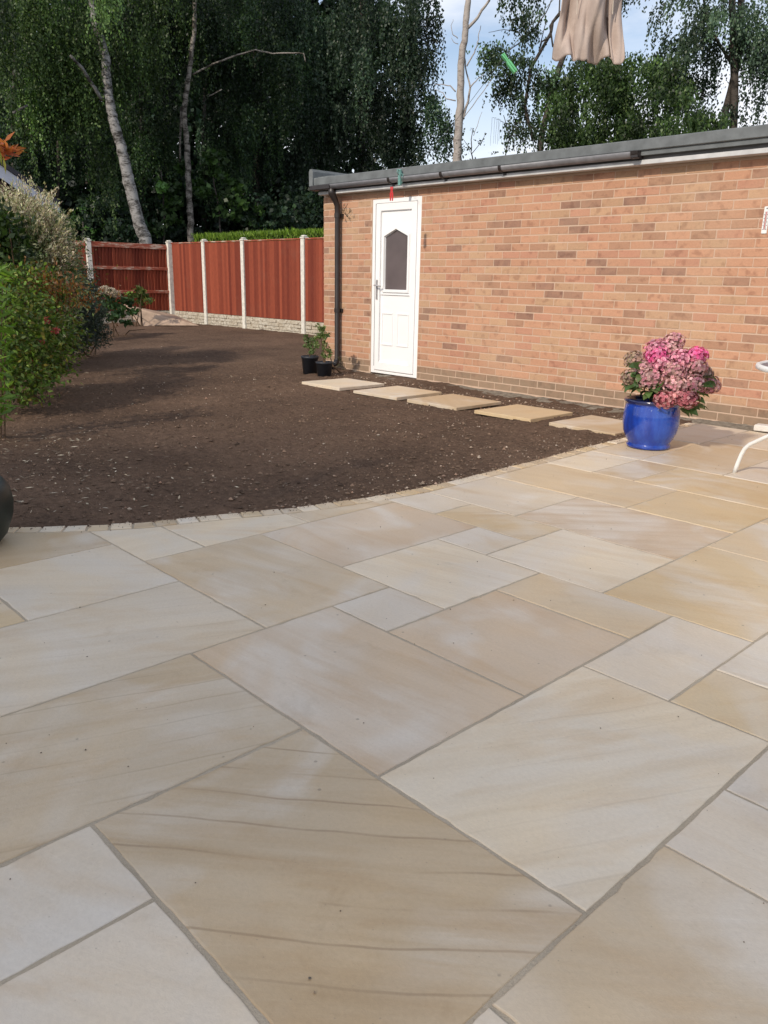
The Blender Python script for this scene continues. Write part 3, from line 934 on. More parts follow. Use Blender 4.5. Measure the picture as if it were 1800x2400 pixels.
def birch_crown(name, parent, clumps, cols, strands_per_m2=9, leaf=.092, droop=(.7, 2.2), var=.35, step=.045, wid=.62):
    """weeping sprays: clumps = (centre, (rx, ry, rz)); leafy strings start on the clump's limbs and hang"""
    Cs, Ds, Ts = [], [], []
    for (c, r) in clumps:
        ct_ = math.exp(rng.normal(0, .28))
        c = np.array(c, float); r = np.array(r, float)
        ns = int(2.0 * strands_per_m2 * math.pi * r[0] * (r[2] + .6) * 1.0)
        # sub limbs so that sprays come in curtains, with gaps between them
        nl = max(3, int(ns / 24)); lc = unit(rng.normal(size=(nl, 3))) * (rng.random((nl, 1)) ** .4) * r
        li = rng.integers(0, nl, ns)
        st = c + lc[li] + rng.normal(0, .17, (ns, 3)) * np.array([1, 1, .45])
        L = rng.uniform(droop[0], droop[1], ns) * (.6 + .4 * rng.random(ns))
        L = L * (.55 + .75 * rng.random(nl)[li])
        tone = np.exp(rng.normal(0, .34, nl))[li] * ct_
        a = rng.uniform(0, 2 * np.pi, ns); sway = rng.uniform(.05, .35, ns)
        kmax = int(droop[1] / step)
        for k in range(kmax):
            s = (k + rng.random(ns)) * step
            ok = s < L
            if not ok.any(): break
            n = ok.sum(); f = s[ok] / L[ok]
            x = st[ok] + np.stack([np.cos(a[ok]) * sway[ok] * np.sqrt(f), np.sin(a[ok]) * sway[ok] * np.sqrt(f), -s[ok]], 1)
            x += rng.normal(0, .035, (n, 3))
            d = unit(np.stack([rng.normal(0, .5, n), rng.normal(0, .5, n), -np.abs(rng.normal(.9, .3, n))], 1))
            t = tints(n, cols, .2) * tone[ok][:, None] * (1.0 + .25 * f[:, None])
            Cs.append(x); Ds.append(d); Ts.append(t)
    C = np.concatenate(Cs); D = np.concatenate(Ds); T = np.concatenate(Ts)
    sz = leaf * rng.uniform(.7, 1.3, len(C))
    return leaves(C, D, sz, sz * wid, T, name, LEAF, parent)


def broad_crown(name, parent, clumps, cols, dens=130, leaf=.1, wid=.75, var=.25, mat=None, shell=.5):
    Cs, Ds, Ts = [], [], []
    for (c, r) in clumps:
        c = np.array(c, float); r = np.array(r, float)
        n = int(dens * 4 * r[0] * r[2])
        nt_ = max(4, n // 28); tw = unit(rng.normal(size=(nt_, 3))); rad = rng.random((nt_, 1)) ** shell
        tp = tw * rad * r; ti = rng.integers(0, nt_, n)
        x = c + tp[ti] + rng.normal(0, 1, (n, 3)) * np.minimum(r * .16, .22)
        d = unit(tw[ti] * .8 + rng.normal(0, .7, (n, 3)) + np.array([0, 0, -.15]))
        t = tints(n, cols, .18) * np.exp(rng.normal(0, var, nt_))[ti][:, None]
        Cs.append(x); Ds.append(d); Ts.append(t)
    C = np.concatenate(Cs); D = np.concatenate(Ds); T = np.concatenate(Ts)
    sz = leaf * rng.uniform(.65, 1.3, len(C))
    return leaves(C, D, sz, sz * wid, T, name, mat or LEAF, parent)


def pxr(px, d): return px / FPX * d * 1.0


def trunk(name, parent, pts, d, w0, w1, mat, branches=(), n=9):
    """pts: surveyed centre line (px,py), at distance d; widths in metres"""
    P = [at(x, y, d) for x, y in pts]
    b0 = P[0].copy(); P = [np.array([b0[0], b0[1], -.1])] + P if b0[2] > .2 else P
    m = MB(); k = len(P)
    # subdivide with wobble
    Q = []
    for i in range(k - 1):
        for s in np.linspace(0, 1, 5, endpoint=False): Q.append(P[i] * (1 - s) + P[i + 1] * s)
    Q.append(P[-1]); Q = np.array(Q); Q[1:, :2] += rng.normal(0, .012, (len(Q) - 1, 2))
    rad = np.interp(np.linspace(0, 1, len(Q)), [0, 1], [w0 / 2, w1 / 2]) * (1 + rng.normal(0, .03, len(Q)))
    m.tube(Q, list(rad), n)
    for (bp, r0, r1, dd) in branches:
        B = [at(x, y, d + dd * i / max(1, len(bp) - 1)) for i, (x, y) in enumerate(bp)]
        BB = []
        for i in range(len(B) - 1):
            for s in np.linspace(0, 1, 3, endpoint=False): BB.append(B[i] * (1 - s) + B[i + 1] * s)
        BB.append(B[-1]); BB = np.array(BB); BB[1:-1] += rng.normal(0, .008, BB[1:-1].shape)
        m.tube(BB, list(np.linspace(r0, r1, len(BB))), 6)
    return m.build(name, mat, parent, True)


def tree(kind, label, cat, base, group=None):
    e = empty(kind, (0, 0, 0)); tag(e, label, cat, group); return e


def cl(px, py, d, rx, rz, ry=None):
    """clump with centre surveyed at px,py,d; rx, rz metres"""
    return (at(px, py, d), (rx, ry or rx, rz))


GRN = [(.034, .062, .020), (.046, .082, .026), (.024, .046, .018)]
GRN_L = [(.075, .125, .036), (.052, .092, .028), (.095, .14, .044)]
GRN_D = [(.024, .046, .026), (.032, .056, .028), (.018, .038, .024)]
GRN_B = [(.040, .062, .040), (.052, .078, .044), (.032, .052, .038)]

# --- left birch with the leaning white trunk
t1 = tree('birch_tree', 'tall weeping birch with thick leaning white trunk behind the fence', 'tree', None)
trunk('trunk', t1, [(350, 620), (338, 555), (325, 520), (305, 440), (290, 370), (270, 300), (258, 250), (250, 180), (245, 120), (225, 60), (213, 0), (200, -150), (190, -400)], 23.0, .37, .12, BIRCH,
      [([(240, 235), (215, 195), (190, 158), (165, 130)], .05, .03, -.6), ([(30, 265), (65, 246)], .03, .025, 0)])
birch_crown('crown', t1, [cl(120, -60, 24, 2.6, 1.6), cl(40, 30, 23.6, 1.7, 1.5), cl(150, 60, 23.8, 1.3, 1.4), cl(190, 150, 23.6, .9, 1.1), cl(360, -20, 25, 1.9, 1.5), cl(60, 160, 24.5, 1.1, 1.0), cl(130, 220, 24.2, .8, .9), cl(240, -250, 25, 3.2, 1.8), cl(300, 130, 25.6, 1.0, 1.2), cl(215, 260, 24.2, .55, .8), cl(235, 350, 24.4, .35, .5)],
            [c for c in GRN_L] + GRN, 15, .074, (.7, 2.2), .35, .036)
# --- second birch, thin trunk
t2 = tree('birch_tree', 'slimmer birch with mottled trunk and long pale branch reaching right', 'tree', None)
trunk('trunk', t2, [(448, 620), (447, 535), (444, 470), (441, 400), (438, 330), (431, 265), (437, 215), (446, 150), (455, 80), (457, 0), (460, -200)], 25.3, .21, .10, BIRCH2,
      [([(452, 175), (500, 150), (560, 128), (600, 117), (640, 127), (680, 124), (712, 126), (716, 145)], .028, .014, -.8), ([(490, 225), (520, 210)], .02, .015, 0), ([(425, 300), (424, 250), (422, 380)], .03, .03, .3)])
birch_crown('crown', t2, [cl(480, -80, 27, 2.4, 1.6), cl(560, 20, 26.6, 1.5, 1.5), cl(420, 60, 26.6, 1.4, 1.4), cl(520, 150, 27.4, 1.3, 1.3), cl(650, 130, 26.6, 1.1, 1.0), cl(380, 220, 27.6, 1.0, 1.2), cl(600, 250, 27.6, 1.2, 1.2), cl(480, -260, 27, 3, 1.8), cl(330, 330, 28, .8, 1.1), cl(560, 330, 28, 1.0, .9)],
            GRN + GRN_D, 13, .078, (.7, 2.2), .35, .038)
# --- dark birches in the middle
t3 = tree('birch_tree', 'dark dense weeping tree left of the gap of sky', 'tree', None)
trunk('trunk', t3, [(850, 620), (848, 400), (845, 200), (850, 0), (850, -200)], 29, .34, .16, DARKB)
birch_crown('crown', t3, [cl(900, -60, 28.5, 1.7, 1.5), cl(950, 40, 28.3, 1.0, 1.6), cl(800, 120, 28, 1.9, 1.7), cl(930, 190, 28.4, 1.25, 1.2), cl(1000, 265, 28.6, .75, .8), cl(960, 300, 28.6, 1.0, 1.0), cl(1030, 310, 28.8, .45, .6), cl(850, 300, 28.6, 1.7, 1.3), cl(700, 60, 28.6, 1.6, 1.5), cl(1005, -20, 28.4, .45, 1.1), cl(860, -300, 28.6, 3, 1.8), cl(740, 260, 28.2, 1.4, 1.3), cl(960, 120, 28.2, .9, 1.0)],
            GRN_D + GRN_B, 14)
t4 = tree('birch_tree', 'shaded tree filling the space between the two pale birch trunks', 'tree', None)
trunk('trunk', t4, [(600, 620), (602, 400), (606, 200), (604, 0), (600, -200)], 30, .26, .14, DARKB)
birch_crown('crown', t4, [cl(640, 60, 30, 2.0, 1.8), cl(600, 230, 30, 1.8, 1.6), cl(690, 350, 30, 1.6, 1.1), cl(520, 330, 30, 1.4, 1.1), cl(760, 430, 30.5, 1.4, .8), cl(600, -180, 30, 3, 2)], GRN_D, 11)
t5 = tree('birch_tree', 'dark tree standing behind the bungalow roof at left', 'tree', None)
trunk('trunk', t5, [(75, 620), (75, 400), (70, 200), (60, 0), (50, -200)], 29, .30, .15, DARKB, [([(130, 560), (138, 400), (136, 330)], .06, .05, 0)])
birch_crown('crown', t5, [cl(60, 120, 29, 2.2, 1.8), cl(160, 260, 29, 1.9, 1.5), cl(20, 300, 29.5, 1.5, 1.0), cl(250, 330, 29.5, 1.5, 1.3), cl(120, 380, 30, 1.6, .9), cl(340, 100, 30, 2, 1.9), cl(100, -160, 29.5, 3.2, 2), cl(300, 420, 30, 1.4, .9)], GRN_D, 11)

# far wood behind, one mass
fw_ = []
for i in range(26):
    px = -160 + i * 47
    if px < 900: fw_.append(cl(px, 330 + 60 * math.sin(i * 1.7), 36 + rng.uniform(-2, 2), 1.9, 1.9))
    fw_.append(cl(px + 25, 620, 33, 1.8, 1.0)); fw_.append(cl(px + 10, 570, 34 + rng.uniform(-1, 1), 1.8, .9)); fw_.append(cl(px + 20, 480, 35 + rng.uniform(-2, 2), 1.9, 1.6))
    if px < 880: fw_.append(cl(px, 170 + 50 * math.cos(i), 37, 1.7, 1.6)); fw_.append(cl(px, 20 + 60 * math.sin(i * 2.1), 37, 1.8, 1.7))
fw_o = broad_crown('far_wood', None, fw_, GRN_D, 72, .28, .8, .3)
tag(fw_o, kind='stuff')
fx_ = MB()
for i in range(7):
    x = rng.uniform(-50, 1000); d = rng.uniform(31, 35)
    a, b_ = at(x, 600, d), at(x + rng.uniform(-20, 20), 60, d)
    fx_.tube([(a[0], a[1], -.1), tuple((a + b_) / 2 + rng.normal(0, .1, 3)), tuple(b_)], [.11, .09, .06], 6)
tag(fx_.build('far_trunks', DARKB), kind='stuff')

# young sycamores below the birches
t6 = tree('sycamore_sapling', 'young broad leaved sapling with fresh green leaves right of the thin birch trunk', 'tree', None)
trunk('trunk', t6, [(520, 620), (515, 500), (500, 420), (505, 370)], 25.5, .07, .03, DARKB)
broad_crown('crown', t6, [cl(500, 395, 25.5, .55, .45), cl(530, 470, 25.4, .7, .5), cl(470, 440, 25.6, .45, .45), cl(575, 500, 25.6, .6, .35), cl(560, 430, 26, .4, .3)], [(.042, .085, .022), (.055, .10, .028), (.03, .06, .018)], 230, .16, .85, .35)
t7 = tree('sycamore_sapling', 'young leafy sapling close beside the thick leaning white trunk', 'tree', None)
trunk('trunk', t7, [(385, 620), (385, 500), (378, 400)], 25.5, .07, .03, DARKB)
broad_crown('crown', t7, [cl(378, 440, 25.5, .5, .5), cl(400, 500, 25.3, .5, .45), cl(370, 540, 25.4, .4, .35), cl(430, 400, 25.8, .35, .3)], [(.042, .085, .022), (.055, .10, .028), (.03, .06, .018)], 230, .16, .85, .35)
t8 = tree('shrub', 'dark evergreen shrub rising just behind the fence corner', 'shrub', None)
trunk('stem', t8, [(690, 620), (690, 480)], 26, .09, .04, DARKB)
broad_crown('foliage', t8, [cl(660, 500, 26, 1.0, .6), cl(740, 480, 27, 1.2, .8), cl(600, 520, 26, .8, .4), cl(250, 500, 27, 1.1, .6), cl(300, 540, 26, .8, .4), cl(450, 560, 27, 1.0, .4), cl(380, 560, 27, 1.0, .4)], GRN_D, 330, .13, .8, .3)
t9 = tree('shrub', 'small bright green shrub top showing behind the left fence post', 'shrub', None)
trunk('stem', t9, [(195, 620), (195, 520)], 22.5, .05, .03, DARKB)
broad_crown('foliage', t9, [cl(185, 495, 22.5, .32, .22), cl(208, 542, 22.5, .26, .2), cl(170, 520, 22.6, .3, .25)], [(.05, .12, .03), (.07, .15, .035)], 220, .07, .6, .3)

# clipped yellow-green conifer hedge above the fence
hg = empty('conifer_hedge', (-13, 10.9, 0)); tag(hg, 'clipped bright green conifer hedge with feathery top above the red fence', 'hedge')
n = 26000
hxr = rng.uniform(-18.3, -8.0, n); sel = rng.random(n)
hz = np.where(sel < .35, 2.14 + rng.normal(0, .02, n) + .05 * vn(hxr * 3, hxr * 0), rng.uniform(.2, 2.16, n))
hy = np.where(sel < .35, rng.uniform(10.45, 11.3, n), 10.45 + np.abs(rng.normal(0, .05, n)))
hC = np.stack([hxr, hy, hz], 1); 
hD = unit(np.stack([rng.normal(0, .35, n), rng.normal(-.25, .3, n), np.full(n, 1.)], 1))
ht = tints(n, [(.16, .26, .03), (.11, .20, .025), (.20, .29, .04)], .25)
o = leaves(hC, hD, rng.uniform(.06, .15, n), .022, ht, 'foliage', LEAF, hg); o.location = -Vector(hg.location)
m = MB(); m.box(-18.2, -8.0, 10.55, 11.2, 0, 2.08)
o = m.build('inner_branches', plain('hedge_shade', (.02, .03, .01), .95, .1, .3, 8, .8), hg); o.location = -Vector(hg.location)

# --- bare dead tree in the gap
td = tree('dead_tree', 'bare dead tree with pale trunk and leafless twigs against the sky', 'tree', None)
br = [([(1092, 70), (1120, 40), (1146, 0), (1165, -40)], .05, .03, 0), ([(1081, 288), (1090, 262), (1098, 235), (1102, 205), (1094, 170), (1088, 130)], .045, .018, .2),
      ([(1102, 205), (1115, 190), (1134, 174)], .025, .010, 0), ([(1094, 155), (1108, 130), (1118, 108), (1122, 85), (1127, 60)], .022, .009, .2), ([(1084, 280), (1120, 232), (1160, 177)], .014, .010, -.1),
      ([(1068, 215), (1055, 202), (1035, 198), (1018, 198)], .022, .008, 0), ([(1068, 236), (1045, 232), (1038, 218), (1020, 210)], .02, .008, 0), ([(1073, 90), (1060, 80), (1058, 60), (1062, 45)], .014, .006, 0), ([(1074, 103), (1062, 98), (1058, 88)], .012, .006, 0),
      ([(1110, 318), (1122, 285), (1130, 262)], .010, .006, 0), ([(1077, 300), (1079, 270)], .03, .02, 0)]
trunk('trunk', td, [(1068, 620), (1070, 400), (1073, 330), (1078, 250), (1080, 180), (1085, 110), (1094, 40), (1099, -20), (1105, -200)], 27, .31, .15, DEADB, br, 10)
# twiggy small tree right of it
tw = tree('young_tree', 'thin small leaved sapling low in the gap of sky', 'tree', None)
trunk('trunk', tw, [(1105, 620), (1108, 400), (1105, 345), (1108, 300)], 26, .06, .02, DARKB, [([(1106, 360), (1130, 330), (1140, 312)], .012, .005, 0), ([(1104, 350), (1085, 325)], .012, .005, 0)])
broad_crown('crown', tw, [cl(1108, 345, 26, .42, .42), cl(1130, 330, 26, .22, .25), cl(1092, 350, 26, .25, .3), cl(1112, 305, 26, .25, .12), cl(1160, 360, 26, .3, .1)], GRN_B, 70, .07, .7, .3)
# birch with drooping twigs at the right of the gap
t10 = tree('birch_tree', 'open weeping birch with crooked bare limbs right of the dead tree', 'tree', None)
br = [([(1250, 330), (1230, 250), (1245, 160), (1290, 80), (1296, 50), (1330, 10), (1340, -40)], .06, .04, 0), ([(1296, 110), (1290, 60), (1310, 30), (1312, -20)], .03, .02, 0), ([(1292, 85), (1270, 98), (1262, 120), (1280, 50)], .03, .012, 0),
      ([(1225, 95), (1250, 70), (1280, 30), (1300, -20)], .025, .012, 0), ([(1225, 90), (1213, 72), (1180, 70), (1145, 76)], .014, .006, 0), ([(1180, 390), (1195, 320), (1185, 290), (1180, 270)], .02, .01, 0), ([(1195, 318), (1215, 318), (1240, 335)], .015, .01, 0), ([(1225, 95), (1190, 120), (1180, 140)], .02, .008, 0)]
for q in range(16):
    x = 1150 + q * 5 + rng.uniform(-2, 2); br.append(([(x + 14, 300 - abs(q - 8) * 3), (x + 3, 292 - abs(q - 8) * 2), (x, 330 + rng.uniform(0, 30))], .006, .003, 0))
trunk('trunk', t10, [(1265, 620), (1262, 400), (1272, 300), (1300, 200), (1330, 100), (1370, -20)], 27, .24, .14, DARKB, br)
birch_crown('crown', t10, [cl(1150, 115, 27, .5, .25), cl(1175, 130, 27, .45, .35), cl(1215, 130, 27, .6, .4), cl(1220, 15, 27, .7, .35), cl(1250, 50, 27, .45, .3), cl(1200, 200, 27, .5, .5), cl(1265, 190, 27, .9, .6), cl(1215, 270, 27, .55, .5), cl(1340, 200, 26.6, 1.2, .8), cl(1320, 290, 26.6, 1.2, .7), cl(1400, 130, 26.6, 1.0, .5), cl(1395, 30, 27, .75, .7), cl(1240, -60, 27, .9, .3), cl(1420, -100, 27, 1.6, .8), cl(1290, 340, 26.8, 1.2, .3)],
            GRN_B + GRN, 21, .09, (.3, 1.1), .3)
# right hand large trees
t11 = tree('birch_tree', 'big leafy birch above the middle of the garage roof', 'tree', None)
trunk('trunk', t11, [(1450, 620), (1450, 400), (1455, 250), (1440, 120), (1400, 0)], 25.5, .30, .16, DARKB)
birch_crown('crown', t11, [cl(1440, 170, 25.5, 1.2, .7), cl(1390, 240, 25.3, 1.2, .7), cl(1500, 230, 25.3, 1.3, .8), cl(1350, 310, 25.2, 1.1, .5), cl(1580, 300, 25.2, 1.3, .6), cl(1450, 310, 25, 1.3, .6), cl(1660, 330, 25.2, .9, .3), cl(1540, 180, 25.8, .9, .6)],
            GRN_L + GRN + GRN, 34, .095, (.25, .95), .3)
t12 = tree('birch_tree', 'tall weeping birch with two dark stems at the right edge', 'tree', None)
trunk('trunk', t12, [(1720, 620), (1715, 400), (1722, 200), (1718, 60), (1715, -150)], 28, .30, .18, DARKB, [([(1690, 400), (1700, 260), (1735, 120), (1738, -60)], .12, .08, .3), ([(1715, 150), (1660, 60), (1640, -40)], .05, .03, 0)])
birch_crown('crown', t12, [cl(1620, 40, 28, 1.25, 1.0), cl(1700, 0, 28, 1.5, 1.0), cl(1600, 130, 28, 1.1, .9), cl(1735, 120, 28, .95, .9), cl(1640, 190, 28.2, .8, .6), cl(1765, 60, 28, .6, .6), cl(1560, 150, 27.8, .8, .6), cl(1700, 300, 28, .45, .4), cl(1790, 215, 28, .14, .7), cl(1800, 130, 28, .5, .4), cl(1640, -120, 28, 2.4, 1.0), cl(1740, 240, 28, .3, .45), cl(1610, 250, 28, .8, .5)],
            GRN_B, 19, .09, (.4, 1.5), .3)

# unseen trees, added behind the viewer to shade the near slabs and the soil at left
sh1 = tree('birch_tree', 'unseen tall tree added well behind the viewer to shade the nearest slabs', 'tree', None)
m = MB(); m.tube([(1.5, -17.5, -.1), (1.7, -17.5, 4), (1.4, -17.4, 8), (1.5, -17.5, 12)], [.22, .18, .1, .04], 8); m.build('trunk', BIRCH, sh1, True)
broad_crown('crown', sh1, [((2.0, -17.5, 10.0), (3.4, 2.0, 2.5)), ((.2, -17.2, 10.4), (2.4, 1.8, 2.4)), ((4.6, -17.5, 9.9), (2.6, 1.8, 2.3)), ((.4, -17.0, 12.0), (2.2, 1.5, 1.4)), ((2.6, -17.0, 11.8), (2.4, 1.5, 1.3)), ((2.4, -17.5, 7.0), (4, 2, 2.2))], GRN, 260, .11, .7, .3, None, .6)
sh2 = tree('birch_tree', 'unseen tall sparse tree added behind the left border to dapple the bare soil', 'tree', None)
m = MB(); m.tube([(-7.0, -11.5, -.1), (-6.9, -11.5, 4), (-7.1, -11.4, 8), (-7.0, -11.5, 12)], [.2, .16, .1, .04], 8); m.build('trunk', BIRCH, sh2, True)
broad_crown('crown', sh2, [((-6.6, -11.5, 8.6), (2.3, 1.8, 1.5)), ((-8.2, -11.3, 10.0), (2.2, 1.8, 1.5)), ((-6.0, -11.6, 10.9), (1.2, 1.4, .8)), ((-8.8, -11, 7.6), (2.2, 1.8, 1.4)), ((-5.0, -11.5, 7.9), (1.0, 1.2, .8))], GRN, 42, .13, .7, .3)

# ================================================================== BORDER SHRUBS (left)
def shrub(kind, label, cat, clumps, cols, dens, leaf, wid, var=.3, stems=5, mat=None, shell=.45):
    e = empty(kind, (float(clumps[0][0][0]), float(clumps[0][0][1]), 0)); tag(e, label, cat)
    o = broad_crown('foliage', e, clumps, cols, dens, leaf, wid, var, mat, shell); o.location = -Vector(e.location)
    m = MB(); c0 = np.array(clumps[0][0])
    for k in range(stems):
        c = np.array(clumps[k % len(clumps)][0]) + rng.normal(0, .12, 3)
        b = np.array([c0[0] + rng.normal(0, .08), c0[1] + rng.normal(0, .08), -.05])
        m.tube([b, (b + c) / 2 + rng.normal(0, .04, 3), c], [.014, .01, .005], 6)
    o = m.build('stem', STEM, e); o.location = -Vector(e.location)
    return e


def P3(px, py, d): return at(px, py, d)


# red-tinged flowering shrub in front
b2 = shrub('flowering_shrub', 'dense green shrub with red tinged leaves and small pink flowers at left', 'shrub',
      [cl(60, 800, 8.2, .50, .42), cl(100, 770, 8.6, .30, .34), cl(20, 700, 8.0, .40, .28), cl(90, 690, 8.8, .32, .22), cl(30, 880, 7.4, .36, .26), cl(105, 850, 8.8, .24, .22), cl(-40, 780, 7.6, .5, .5), cl(115, 705, 9.2, .22, .18), cl(-10, 640, 8.2, .3, .15)],
      [(.09, .155, .026), (.14, .205, .034), (.15, .125, .028), (.05, .095, .02), (.10, .17, .028)], 4400, .047, .5, .35, 8)
n = 1500
ct = P3(80, 670, 8.5); cC = ct + rng.normal(0, 1, (n, 3)) * np.array([.26, .26, .10]); cC[:, 2] -= np.abs(cC[:, 0] - ct[0]) * .2
o = leaves(cC, unit(rng.normal(0, .5, (n, 3)) + np.array([0, 0, .7])), .045, .02, tints(n, [(.17, .06, .02), (.14, .08, .022)], .25), 'young_leaves', LEAF, b2); o.location = -Vector(b2.location)
for (x, y) in ((95, 799), (128, 775), (110, 750), (72, 850), (88, 851), (40, 820)):
    c = P3(x, y, 7.72); k_ = 26
    o = leaves(c + rng.normal(0, .014, (k_, 3)), unit(rng.normal(size=(k_, 3))), .028, .022, tints(k_, [(.42, .06, .07), (.5, .14, .13)], .2), 'flower', PETAL, b2); o.location = -Vector(b2.location)
# bright lance-leaved plant, cut by the frame
e = empty('lance_leaved_plant', tuple(P3(-20, 900, 6.4)[:2]) + (0,)); tag(e, 'bright yellow green plant with long pointed leaves cut by left edge', 'plant')
n = 420; Cc = []; Dd = []
for k_ in range(n):
    h = rng.uniform(620, 1000); Cc.append(P3(rng.uniform(-70, 26), h, rng.uniform(6.0, 6.5))); a = rng.uniform(0, 6.28)
    Dd.append([math.cos(a), math.sin(a), rng.uniform(-.8, -.1)])
Dd = unit(np.array(Dd)); Cc = np.array(Cc)
o = leaves(Cc, Dd, rng.uniform(.10, .2, n), .024, tints(n, [(.16, .26, .03), (.12, .22, .03), (.08, .16, .02)], .2), 'foliage', LEAF, e); o.location = -Vector(e.location)
m = MB()
for k_ in range(9):
    x = -65 + k_ * 9; m.tube([np.array([*P3(x, 1000, 6.3)[:2], -.05]), P3(x + 4, 850, 6.25), P3(x + 8, 640 + 20 * (k_ % 3), 6.2)], [.006, .005, .003], 5)
o = m.build('stem', STEM, e); o.location = -Vector(e.location)

# variegated willow
wl = shrub('variegated_willow', 'large rounded variegated willow with cream and pink shoot tips', 'shrub',
      [cl(30, 620, 11, .80, .62), cl(95, 585, 11.2, .52, .50), cl(-40, 590, 10.8, .8, .55), cl(50, 545, 11, .5, .36), cl(130, 630, 11.3, .28, .42), cl(30, 690, 10.8, .8, .5), cl(110, 670, 11.2, .36, .36), cl(115, 520, 11.3, .26, .22), cl(-20, 760, 10.6, .8, .6)],
      [(.20, .235, .13), (.13, .175, .07), (.26, .27, .17), (.09, .14, .05)], 2900, .06, .36, .3, 10)
Cc, Dd, Tt = [], [], []
mm = MB()
for k_ in range(420):
    th = rng.uniform(-.2, math.pi + .2); rr = rng.uniform(.55, 1.0) if k_ > 60 else 1.0
    bx = 40 + 112 * math.cos(th) * rr; by = 615 - 125 * math.sin(th) * rr; d = 10.5 + rng.uniform(-.4, .9)
    b0 = P3(bx, by, d); dirv = unit(np.array([rng.normal(0, .35), rng.normal(0, .35) + .45 * math.cos(th), .55 + .5 * math.sin(th)])); L = rng.uniform(.16, .42)
    mm.tube([b0, b0 + dirv * L * .5, b0 + dirv * L + np.array([0, 0, -.03])], [.003, .0025, .0015], 4, False)
    kk = int(L / .012)
    f = rng.random(kk); Cc.append(b0 + dirv * (f * L)[:, None] + rng.normal(0, .012, (kk, 3))); Dd.append(unit(dirv + rng.normal(0, .6, (kk, 3))))
    Tt.append(tints(kk, [(.58, .53, .38), (.46, .46, .28), (.60, .47, .38)], .18) * (.55 + .5 * f[:, None]))
o = leaves(np.concatenate(Cc), np.concatenate(Dd), .045, .014, np.concatenate(Tt), 'cream_shoots', LEAF, wl); o.location = -Vector(wl.location)
o = mm.build('twigs', STEM, wl); o.location = -Vector(wl.location); o['kind'] = 'stuff'
# broad leaved dark bit at far left
shrub('laurel_bush', 'dark glossy broad leaved bush against the willow at left edge', 'shrub', [cl(10, 545, 9.4, .28, .32), cl(-20, 590, 9.3, .35, .35), cl(20, 600, 9.5, .2, .25)], [(.03, .055, .015), (.045, .08, .02)], 1500, .085, .5, .3, 4)
# bluish shrub
shrub('lavender_bush', 'dark blue grey bush with fine leaves spilling over the soil', 'shrub', [cl(198, 735, 12.6, .34, .42), cl(185, 665, 12.8, .30, .30), cl(210, 785, 12.2, .30, .22), cl(165, 730, 12.3, .28, .34), cl(215, 755, 13.2, .16, .26), cl(165, 800, 11.6, .28, .18)],
      [(.045, .062, .050), (.035, .050, .040), (.055, .070, .052)], 6500, .055, .24, .3, 6)
shrub('dark_shrub', 'shaded dark shrub filling the corner under the fence post', 'shrub', [cl(190, 690, 15.4, .28, .3), cl(215, 735, 15.2, .30, .28), cl(172, 650, 15.6, .2, .2)], GRN_D, 2600, .06, .5, .3, 4)
# pale hydrangea by the fence
hy = shrub('hydrangea', 'low hydrangea with faded whitish flower heads near the fence corner', 'shrub', [cl(262, 712, 16.4, .34, .22), cl(290, 725, 16.3, .28, .16), cl(240, 700, 16.6, .28, .22), cl(275, 745, 16.2, .34, .14)], [(.05, .10, .03), (.07, .13, .04), (.035, .07, .025)], 800, .10, .6, .25, 5)
for (x, y, r_) in ((258, 683, .10), (270, 689, .09), (246, 677, .08), (229, 681, .06), (235, 686, .05)):
    c = P3(x, y, 16.1); k_ = 150; v = unit(rng.normal(size=(k_, 3))); 
    o = leaves(c + v * r_ * np.array([1.1, 1.1, .7]), unit(np.cross(v, rng.normal(size=(k_, 3)))), .035, .03, tints(k_, [(.46, .38, .30), (.40, .30, .24), (.5, .44, .38)], .15), 'flower_head', PETAL, hy); o.location = -Vector(hy.location)
shrub('small_shrub', 'small yellow green leafy plant against the red fence back', 'shrub', [cl(328, 695, 19.3, .24, .24), cl(312, 700, 19.3, .2, .16), cl(340, 690, 19.3, .16, .2), cl(300, 695, 19.2, .2, .14)], [(.10, .15, .03), (.14, .18, .04), (.06, .10, .025)], 900, .09, .4, .3, 5)

# ply boards on the soil
def ply(pts, label, th=.014):
    P = [np.array(p, float) for p in pts]; nrm = np.cross(P[1] - P[0], P[2] - P[0]); nrm = nrm / np.linalg.norm(nrm); nrm = nrm if nrm[2] > 0 else -nrm
    c = sum(P) / len(P); n = len(P)
    V = [p - c for p in P] + [p - c - nrm * th for p in P]
    o = mk('timber_board', V, [tuple(range(n)), tuple(range(2 * n - 1, n - 1, -1))] + [(i, n + i, n + (i + 1) % n, (i + 1) % n) for i in range(n)], BOARDLY, loc=tuple(c))
    tag(o, label, 'board', 'thin boards lying by the fence')
ply([(-16.6, 7.60, .46), (-15.80, 7.90, .02), (-15.3, 8.79, .02), (-16.30, 8.74, .22)], 'larger thin pale board propped by the fence corner, upper one')
ply([(-16.62, 7.56, .40), (-15.78, 7.60, .012), (-15.68, 7.88, .006), (-16.30, 7.70, .25)], 'narrow thin board edge slipping out under the larger board')

